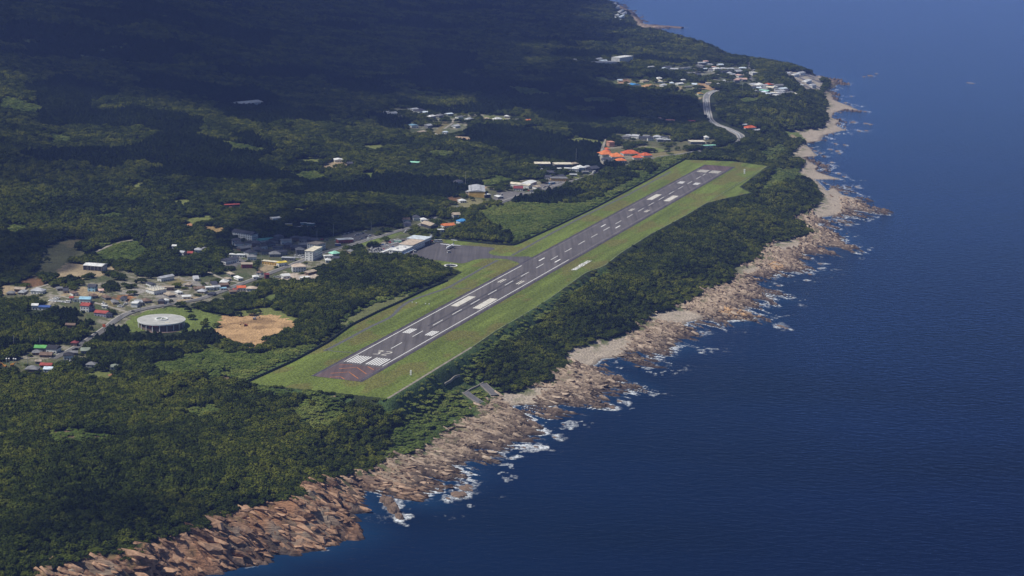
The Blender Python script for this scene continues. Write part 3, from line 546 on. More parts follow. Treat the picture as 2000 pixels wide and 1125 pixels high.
m_conc = mat('concrete', (.40, .36, .31), .9, .25, .3)
ribbon('edge_path', resample(airline("757 778 800 752 860 715 921 678")), 2.6, mat('worn_track', (.24, .21, .17), .9, .3, .2), zf=lambda p: 36.98)
ribbon('edge_kerb', resample(airline("921 678 970 644.5 1019 616.5 1075 581.5 1145 531 1179 520 1210 495 1270 457.5 1340 420 1380 396 1430 366 1497 325")), 1.1, mat('mossy_kerb', (.16, .19, .09), .9, .4, .1), zf=lambda p: 37.1)

# road network
m_road = asphalt('road_asphalt', (.15, .145, .14)); m_side = mat('pavement_concrete', (.36, .34, .31), .9, .15, .3); m_lane = mat('pale_lane', (.30, .27, .22), .9, .2, .2)
m_hw = asphalt('highway_asphalt', (.20, .20, .20))
ROADS = [("main_road", 7.5, "104 701 111 697 133 688 160 673 182 659 195 650 206 643 220 631 240 617 260 609 280 604 317 598 347 593 376 588 395 584 421 574 455 561 491 548 517 538 543 528 565 520 590 510 625 496 668 484 700 475 725 467 750 461 780 451 800 446 820 441 835 433 850 424"),
 ("town_road", 8, "974 398 985 394 997 390 1024 380 1060 371 1093 362 1123 353 1150 346 1172 334 1190 331 1211 328 1234 321 1264 312 1300 305 1340 300 1375 296 1410 290 1427 285 1440 279 1448 271"),
 ("highway", 13, "1448 271 1446 265 1436 259 1418 251 1400 245 1390 239 1385 233 1381 215 1379 194 1381 187 1386 182 1400 177"),
 ("village_lane", 4, "97 576 115 578 136 582 158 586 180 590 205 597 230 604 252 611"), ("village_lane", 4, "185 561 200 554 226 550 248 552 265 557 291 564 306 570"), ("village_lane", 4, "60 566 80 560 100 554 121 549 128 545"),
 ("farm_lane", 4, "154 507 170 499 188 492 215 480 242 471 281 466"), ("village_lane", 4, "98 578 106 586 92 598"), ("village_lane", 4, "400 528 425 541 450 549 470 553"), ("village_lane", 5, "1184 272 1178 285 1175 296 1174 308 1178 326"),
 ("farm_lane", 4, "868 252 882 243 888 232"), ("far_road", 7, "1462 122 1464 140 1468 158 1476 164"), ("harbour_road", 6, "1530 143 1560 146 1600 150 1612 156")]
roadW = []
for nm, wd, s in ROADS:
    P = pairs(s); G = ground(P[:, 0], P[:, 1])[:, :2]; Q = resample(G, 7); roadW.append((Q, wd))
    lane = 'lane' in nm
    ribbon(nm, Q, wd, m_lane if lane else (m_hw if wd > 12 else m_road), 1.2 if wd > 12 else .30)
    if not lane and wd < 12 and nm != 'far_road':
        ribbon('pavement', Q, 1.6, m_side, .42, wd/2+.8); ribbon('road_line', Q, .3, m_white, .34, -wd/2+.5)
    if wd > 12:
        for o in (-6.8, 6.8): ribbon('guard_verge', Q, 2.4, m_side, 1.5, o)
        for o in (-1.6, 1.6): ribbon('road_line', Q, .8, m_white, 1.25, o)
# revetment ramps below the airfield
m_wallk = mat('weathered_kerb', (.24, .22, .19), .9, .3, .3)
for s in ("909 768 922 778 940 789", "943 751 954 761 967 774"):
    P = pairs(s); G = unproj(P[:, 0], P[:, 1], 15.); G = ground(P[:, 0], P[:, 1])[:, :2]; Q = resample(G, 4); roadW.append((Q, 6)); ribbon('concrete_ramp', Q, 8, mat('grey_ramp', (.13, .125, .13), .9, .15, .3), .8); ribbon('ramp_kerb', Q, .8, m_wallk, 1.2, 4.4); ribbon('ramp_kerb', Q, .8, m_wallk, 1.2, -4.4)
for s in ("868 752 880 744 898 735", "905 770 922 759 944 748"):
    P = pairs(s); Q = resample(ground(P[:, 0], P[:, 1])[:, :2], 4); roadW.append((Q, 1)); ribbon('revetment_kerb', Q, 1.1, m_wallk, 1.0)

# ------------------------------------------------------------------ perimeter fences
m_fence = mat('fence_green', (.02, .028, .018), .9, .3, .3)
def fence(P, h, label, z=36.7):
    Q = resample(P, 6); root = link(bpy.data.objects.new('perimeter_fence', None)); root.location = (*Q[0], z); tag(root, label, 'fence', 'airfield perimeter fences')
    V, F = [], []; N = normals(Q)*.5
    for i, q in enumerate(Q):
        for s_, zz in ((1, 0), (1, h), (-1, h), (-1, 0)): V.append((q[0]-Q[0][0]+N[i][0]*s_, q[1]-Q[0][1]+N[i][1]*s_, zz))
    for i in range(len(Q)-1):
        for k in range(3): F.append([4*i+k, 4*i+4+k, 4*i+5+k, 4*i+k+1])
    mesh_obj('panel', V, F, m_fence, root)
    V, F = [], []
    for i, q in enumerate(Q):
        cx, cy = q-Q[0]; n0 = len(V)
        for zz in (0, h+.5):
            for a, b_ in ((-.6, -.6), (.6, -.6), (.6, .6), (-.6, .6)): V.append((cx+a, cy+b_, zz))
        F += [[n0+4, n0+5, n0+6, n0+7]]+[[n0+k, n0+(k+1) % 4, n0+4+(k+1) % 4, n0+4+k] for k in range(4)]
    tag(mesh_obj('post', V, F, m_fence, root), kind='stuff')
fence(airline("480 748 571 707 641 669 686 636 740 609 774 594 830 567 874 549"), 2.4, 'long dark fence along the inland edge of the near airfield grass')
fence(airline("870 467 960 477 1004 480 1090 441 1165 405 1265 352 1337 312"), 2.2, 'dark fence from the apron to the far inland corner of the airfield')
m_wall = mat('grey_block', (.2, .19, .17), .9, .3, .2)

# ------------------------------------------------------------------ small airfield equipment
def boxes(name, B, m, parent=None):
    """B: (cx, cy, z0, sx, sy, sz[, rot])"""
    V, F = [], []
    for b_ in B:
        cx, cy, z0, sx, sy, sz = b_[:6]; r = b_[6] if len(b_) > 6 else 0; c, s = math.cos(r), math.sin(r); n0 = len(V)
        for z in (z0, z0+sz):
            for a, d in ((-1, -1), (1, -1), (1, 1), (-1, 1)):
                x, y = a*sx/2, d*sy/2; V.append((cx+x*c-y*s, cy+x*s+y*c, z))
        F += [[n0+3, n0+2, n0+1, n0], [n0+4, n0+5, n0+6, n0+7]]+[[n0+k, n0+(k+1) % 4, n0+4+(k+1) % 4, n0+4+k] for k in range(4)]
    return mesh_obj(name, V, F, m, parent)
def cyl(name, r0, r1, h, m, parent=None, n=10, z0=0, at=(0, 0)):
    V, F = [], []
    for z, r in ((z0, r0), (z0+h, r1)):
        for k in range(n): V.append((at[0]+r*math.cos(2*math.pi*k/n), at[1]+r*math.sin(2*math.pi*k/n), z))
    F = [[k, (k+1) % n, n+(k+1) % n, n+k] for k in range(n)]+[list(range(n, 2*n)), list(range(n-1, -1, -1))]
    return mesh_obj(name, V, F, m, parent)
m_steel = mat('galvanised_steel', (.32, .33, .34), .5, .1, 1); m_dark = mat('dark_metal_and_shade', (.03, .03, .035), .5, .1, 1)  # the dark one also colours slabs standing for shade in open bays
def light_unit(u, v, label, grp, s=1.0):
    r = link(bpy.data.objects.new('approach_light', None)); p = rw(u, v); r.location = (*p, 36.9); tag(r, label, 'light', grp)
    boxes('housing', [(0, 0, .9, 1.7*s, 1.1*s, 1.3*s)], m_white, r); boxes('leg', [(-.5*s, 0, 0, .2, .2, .9)], m_steel, r); boxes('leg', [(.5*s, 0, 0, .2, .2, .9)], m_steel, r)
for i, (u, v) in enumerate([(79.5, -4.6), (82, -10.8), (85, -18)]): light_unit(u, v, ['farthest', 'middle', 'nearest'][i]+' of three white lights on the near right airfield grass', 'lights on the near grass')
for i, (u, v) in enumerate([(74.8, 1519), (79, 1500), (83.5, 1481)]): light_unit(u, v, ['farthest', 'middle', 'nearest'][i]+' of three white lights on the far right airfield grass', 'lights on the far grass', 1.5)
for i, (x, y) in enumerate([(805, 592), (813, 593.5), (831, 595), (838, 595.5)]):
    u, v = uv(unproj(x, y, ZR)); light_unit(u, v, ['leftmost', 'second', 'third', 'rightmost'][i]+' of four small slope lights on the inland grass strip', 'slope lights on the inland grass', .7)
def ring(name, c, r0, r1, z0, z1, m, parent=None, n=40):
    V, F = [], []
    for k in range(n):
        a = 2*math.pi*k/n
        for r, z in ((r0, z0), (r0, z1), (r1, z1), (r1, z0)): V.append((c[0]+r*math.cos(a), c[1]+r*math.sin(a), z))
    for k in range(n):
        b_ = (k+1) % n
        for j in range(3): F.append([4*k+j, 4*k+j+1, 4*b_+j+1, 4*b_+j])
    return mesh_obj(name, V, F, m, parent)
c = unproj(880.5, 518.8, ZR); ringC = c; r = link(bpy.data.objects.new('signal_circle', None)); r.location = (*c, 36.9); tag(r, 'white ring around a dark disc on the grass below the apron', 'ring marker')
ring('rim', (0, 0), 7.0, 8.6, 0, .5, m_white, r); cyl('disc', 7, 7, .2, m_dark, r, 32); cyl('mast', .15, .1, 5, m_white, r, 6)

# ------------------------------------------------------------------ turboprop on the apron
m_pl = mat('aircraft_white', (.80, .80, .79), .35, .02, 1); m_tail = mat('aircraft_tail', (.035, .045, .06), .4, .1, 1); m_tyre = mat('tyre', (.02, .02, .02), .9, .1, 2); m_win = mat('cabin_glass', (.03, .035, .04), .15, .1, 1); m_red = mat('red_trim', (.5, .05, .03), .5, .1, 1)
def loft(name, secs, m, parent, n=14, smooth=True):
    """secs: (x, y, z, ry, rz) circles across x"""
    V, F = [], []
    for x, y, z, ry, rz in secs:
        for k in range(n): a = 2*math.pi*k/n; V.append((x, y+ry*math.cos(a), z+rz*math.sin(a)))
    for i in range(len(secs)-1):
        for k in range(n): F.append([i*n+k, i*n+(k+1) % n, (i+1)*n+(k+1) % n, (i+1)*n+k])
    F += [list(range(n-1, -1, -1)), list(range((len(secs)-1)*n, len(secs)*n))]
    return mesh_obj(name, V, F, m, parent, smooth)
def slab(name, pts, t, m, parent, axis='z'):
    """thin tapered panel: pts outline (x, y) at z with thickness t"""
    n = len(pts); V = [(*p[:3],) for p in pts]; V2 = []
    for p in pts: V2.append((p[0], p[1]+(t if axis == 'y' else 0), p[2]+(t if axis == 'z' else 0)))
    F = [list(range(n-1, -1, -1)), list(range(n, 2*n))]+[[k, (k+1) % n, n+(k+1) % n, n+k] for k in range(n)]
    return mesh_obj(name, V+V2, F, m, parent)
nose, tail = np.array([-89.5, 2555.4]), np.array([-80.1, 2587.1]); hd = math.atan2(*(nose-tail)[::-1])
pl = link(bpy.data.objects.new('passenger_aircraft', None)); mid = (nose+tail)/2; pl.location = (*mid, 36.96); pl.rotation_euler = (0, 0, hd)
tag(pl, 'white twin propeller airliner with dark T tail parked on the apron', 'aircraft')
fz = 2.75
loft('fuselage', [(16.4, 0, fz-.35, .1, .1), (16.0, 0, fz-.25, .55, .5), (15, 0, fz-.15, .95, .95), (13.5, 0, fz, 1.3, 1.35), (12, 0, fz, 1.36, 1.42), (-5, 0, fz, 1.36, 1.42), (-10, 0, fz+.35, 1.0, 1.1), (-14, 0, fz+.85, .5, .6), (-16.2, 0, fz+1.1, .15, .2)], m_pl, pl)
slab('cockpit_window', [(15.25, -.85, fz+.42), (15.25, .85, fz+.42), (14.5, .8, fz+1.0), (14.5, -.8, fz+1.0)], .12, m_win, pl)
for s in (1, -1):
    boxes('window_strip', [(3, s*1.345, fz+.3, 15, .06, .32)], m_win, pl)
    w_ = slab('wing', [(2.0, s*.9, 4.3), (1.6, s*5, 4.35), (.7, s*14.2, 4.55), (-.7, s*14.2, 4.55), (-1.1, s*5, 4.35), (-1.1, s*.9, 4.3)], .32, m_pl, pl)
    e = loft('engine', [(4.6, s*4.4, 3.9, .45, .45), (3.8, s*4.4, 3.85, .75, .8), (0, s*4.4, 3.9, .75, .85), (-3.2, s*4.4, 4.1, .4, .4)], m_pl, pl, 10)
    pr = cyl('propeller', .22, .05, .5, m_dark, e, 8); pr.location = (4.6, s*4.4, 3.9); pr.rotation_euler = (0, R(90), 0)
    for k in range(6):
        b_ = boxes('blade', [(0, 1.05, 0, .3, 2.0, .06)], m_dark, e); b_.location = (4.75, s*4.4, 3.9); b_.rotation_euler = Matrix.Rotation(R(60*k+10), 4, 'X').to_euler(); b_.data.transform(Matrix.Rotation(R(90), 4, 'Y'))
    g_ = boxes('main_gear', [(-.2, s*4.4, .5, .25, .25, 2.8)], m_steel, pl); wv = cyl('wheel', .5, .5, .5, m_tyre, g_, 12); wv.rotation_euler = (R(90), 0, 0); wv.location = (-.2, s*4.4+.25, .5)
slab('tail_fin', [(-11.2, -.15, 3.9), (-15.6, -.15, 4.2), (-16.9, -.15, 8.1), (-14.9, -.15, 8.1), (-13.2, -.15, 5.2)], .3, m_tail, pl, 'y')
slab('tailplane', [(-14.6, 0, 8.1), (-15.2, 4.7, 8.1), (-16.5, 4.7, 8.1), (-16.9, 0, 8.1), (-16.5, -4.7, 8.1), (-15.2, -4.7, 8.1)], .22, m_pl, pl)
ng = boxes('nose_gear', [(12.2, 0, .35, .2, .2, 1.3)], m_steel, pl); wv = cyl('wheel', .35, .35, .3, m_tyre, ng, 10); wv.rotation_euler = (R(90), 0, 0); wv.location = (12.2, .15, .35)

# ------------------------------------------------------------------ buildings
PAL = dict(slate=(.06,.062,.08), grey=(.20,.20,.205), silver=(.42,.43,.45), white=(.68,.68,.66), cream=(.68,.62,.48), tan=(.40,.33,.25), brown=(.17,.115,.085), black=(.028,.028,.034), red=(.33,.07,.055), maroon=(.20,.045,.045),
 orange=(.66,.20,.065), vermil=(.60,.13,.05), green=(.12,.36,.10), mint=(.30,.62,.46), teal=(.05,.17,.17), sky=(.28,.48,.60), blue=(.06,.26,.56), yellow=(.72,.55,.08), ochre=(.60,.38,.10), pink=(.60,.40,.34), salmon=(.62,.30,.20),
 beige=(.52,.42,.33), olive=(.22,.25,.20), lav=(.30,.29,.38), ice=(.60,.68,.76), dblue=(.05,.10,.30))
_m = {}
def pm(c, kind='paint'):
    if (c, kind) not in _m:
        _m[(c, kind)] = mat(c+'_'+kind, PAL[c], .75 if kind != 'roof' else .7, .30 if kind == 'roof' else .2, .22, detail=5)
        if kind == 'roof':
            m = _m[(c, kind)]; n = m.node_tree; b = n.nodes['Principled BSDF']; tc = n.nodes.new('ShaderNodeTexCoord'); wv = n.nodes.new('ShaderNodeTexWave'); wv.inputs['Scale'].default_value = .35; wv.bands_direction = 'X'
            n.links.new(tc.outputs['Object'], wv.inputs['Vector']); bu_ = n.nodes.new('ShaderNodeBump'); bu_.inputs['Distance'].default_value = .12; n.links.new(wv.outputs[0], bu_.inputs['Height']); n.links.new(bu_.outputs[0], b.inputs['Normal'])
    return _m[(c, kind)]
m_glass = mat('window_glass', (.035, .045, .06), .12, .2, .5, spec=.5); m_door = mat('door_brown', (.10, .07, .05), .6, .2, 1)
def unit(name, m):
    V = [(x, y, z) for z in (0, 1) for x, y in ((-.5, -.5), (.5, -.5), (.5, .5), (-.5, .5))]
    me = bpy.data.meshes.new(name); me.from_pydata(V, [], [[3, 2, 1, 0], [4, 5, 6, 7]]+[[k, (k+1) % 4, 4+(k+1) % 4, 4+k] for k in range(4)]); me.materials.append(m); return me
me_win = unit('window', m_glass); me_door = unit('door', m_door)
foot = [(ringC, 14, 14, 0, 3)]   # footprints for planting
def put(me, name, loc, sc, parent):
    o = bpy.data.objects.new(name, me); COL.objects.link(o); o.parent = parent; o.location = loc; o.scale = sc; return o
def roof_mesh(w, d, kind, h, ov=.6):
    W_, D_ = w/2+ov, d/2+ov; t = .3
    if kind == 'flat':
        V = [(x, y, z) for z in (h, h+.5) for x, y in ((-W_, -D_), (W_, -D_), (W_, D_), (-W_, D_))]
        V += [(x, y, h+.35) for x, y in ((-W_+.5, -D_+.5), (W_-.5, -D_+.5), (W_-.5, D_-.5), (-W_+.5, D_-.5))]+[(x, y, h+.5) for x, y in ((-W_+.5, -D_+.5), (W_-.5, -D_+.5), (W_-.5, D_-.5), (-W_+.5, D_-.5))]
        F = [[3, 2, 1, 0]]+[[k, (k+1) % 4, 4+(k+1) % 4, 4+k] for k in range(4)]+[[4+k, 4+(k+1) % 4, 12+(k+1) % 4, 12+k] for k in range(4)]+[[12+k, 12+(k+1) % 4, 8+(k+1) % 4, 8+k] for k in range(4)]+[[8, 9, 10, 11]]
        return V, F
    if kind == 'shed':
        r = D_*.28; V = [(-W_, -D_, h), (W_, -D_, h), (W_, D_, h+r), (-W_, D_, h+r)]; V += [(x, y, z+t) for x, y, z in V]; return V, [[3, 2, 1, 0], [4, 5, 6, 7]]+[[k, (k+1) % 4, 4+(k+1) % 4, 4+k] for k in range(4)]
    along = 'y' if kind.endswith('y') else 'x'
    if kind.endswith('low'): along = 'x' if w >= d else 'y'
    slope = .18 if 'low' in kind else .42
    if along == 'x': rr = D_*slope; A1, A2 = (-W_, 0), (W_, 0)
    else: rr = W_*slope; A1, A2 = (0, -D_), (0, D_)
    if kind.startswith('hip'):
        if W_ >= D_: rr = D_*.5; A1, A2 = (-(W_-D_)-.01, 0), ((W_-D_)+.01, 0); along = 'x'
        else: rr = W_*.5; A1, A2 = (0, -(D_-W_)), (0, (D_-W_)); along = 'y'
    E = [(-W_, -D_, h), (W_, -D_, h), (W_, D_, h), (-W_, D_, h)]; V = E+[(*A1, h+rr), (*A2, h+rr)]
    F = [[0, 1, 5, 4], [2, 3, 4, 5], [0, 4, 3], [1, 2, 5]] if along == 'x' else [[1, 2, 5, 4], [3, 0, 4, 5], [0, 1, 4], [2, 3, 5]]
    V2 = [(x, y, z-t) for x, y, z in E]; n0 = len(V); V += V2; F += [[n0+3, n0+2, n0+1, n0]]+[[n0+k, n0+(k+1) % 4, (k+1) % 4, k] for k in range(4)]
    return V, F
def building(x0, y0, x1, y1, d, h, kind, rc, wc, label, cat='house', name=None, group=None, wins=True, detail=True):
    g = ground([x0, x1], [y0, y1]); a, b = g[0], g[1]; v = (b-a)[:2]; w = float(np.linalg.norm(v)); ang = math.atan2(v[1], v[0])
    n = np.array([-math.sin(ang), math.cos(ang)])
    c = (a[:2]+b[:2])/2+n*d/2; cs = [a[:2], b[:2], b[:2]+n*d, a[:2]+n*d]; hz = [float(H(*q)) for q in cs]; z = min(hz)-.2; h = h+(max(hz)-min(hz))*.5
    foot.append((c, w/2, d/2, ang, h))
    r = bpy.data.objects.new(name or cat.replace(' ', '_'), None); COL.objects.link(r); r.location = (*c, z); r.rotation_euler = (0, 0, ang); tag(r, label, cat, group)
    rise = 0
    V = [(x, y, q) for q in (-3, h) for x, y in ((-w/2, -d/2), (w/2, -d/2), (w/2, d/2), (-w/2, d/2))]; F = [[k, (k+1) % 4, 4+(k+1) % 4, 4+k] for k in range(4)]+[[4, 5, 6, 7]]
    mesh_obj('wall', V, F, pm(wc), r)
    V, F = roof_mesh(w, d, kind, h); mesh_obj('roof', V, F, pm(rc, 'roof'), r)
    if wins:
        fl = max(1, int(h//3)); nx = max(1, min(8, int(w//3.2))); ny = max(1, min(10, int(d//4)))
        for f in range(fl):
            zz = .9+f*3.0
            for i in range(nx):
                if f == 0 and i == nx//2 and nx > 1: put(me_door, 'door', (-w/2+(i+.5)*w/nx, -d/2, 0), (1.1, .12, 2.1), r); continue
                put(me_win, 'window', (-w/2+(i+.5)*w/nx, -d/2, zz), (1.6, .12, 1.3), r)
            if detail:
                for sx in (-1, 1):
                    for i in range(ny): put(me_win, 'window', (sx*w/2, -d/2+(i+.5)*d/ny, zz), (.12, 1.6, 1.3), r)
    return r, w, d, h, c
def BL(s):
    for ln in s.strip().split('\n'):
        q, label = ln.split('|'); q = q.split(); x0, y0, x1, y1, d, h = map(float, q[:6]); cat = q[9] if len(q) > 9 else 'house'
        building(x0, y0, x1, y1, d, h, q[6], q[7], q[8], label.strip(), cat.replace('_', ' '), cat)
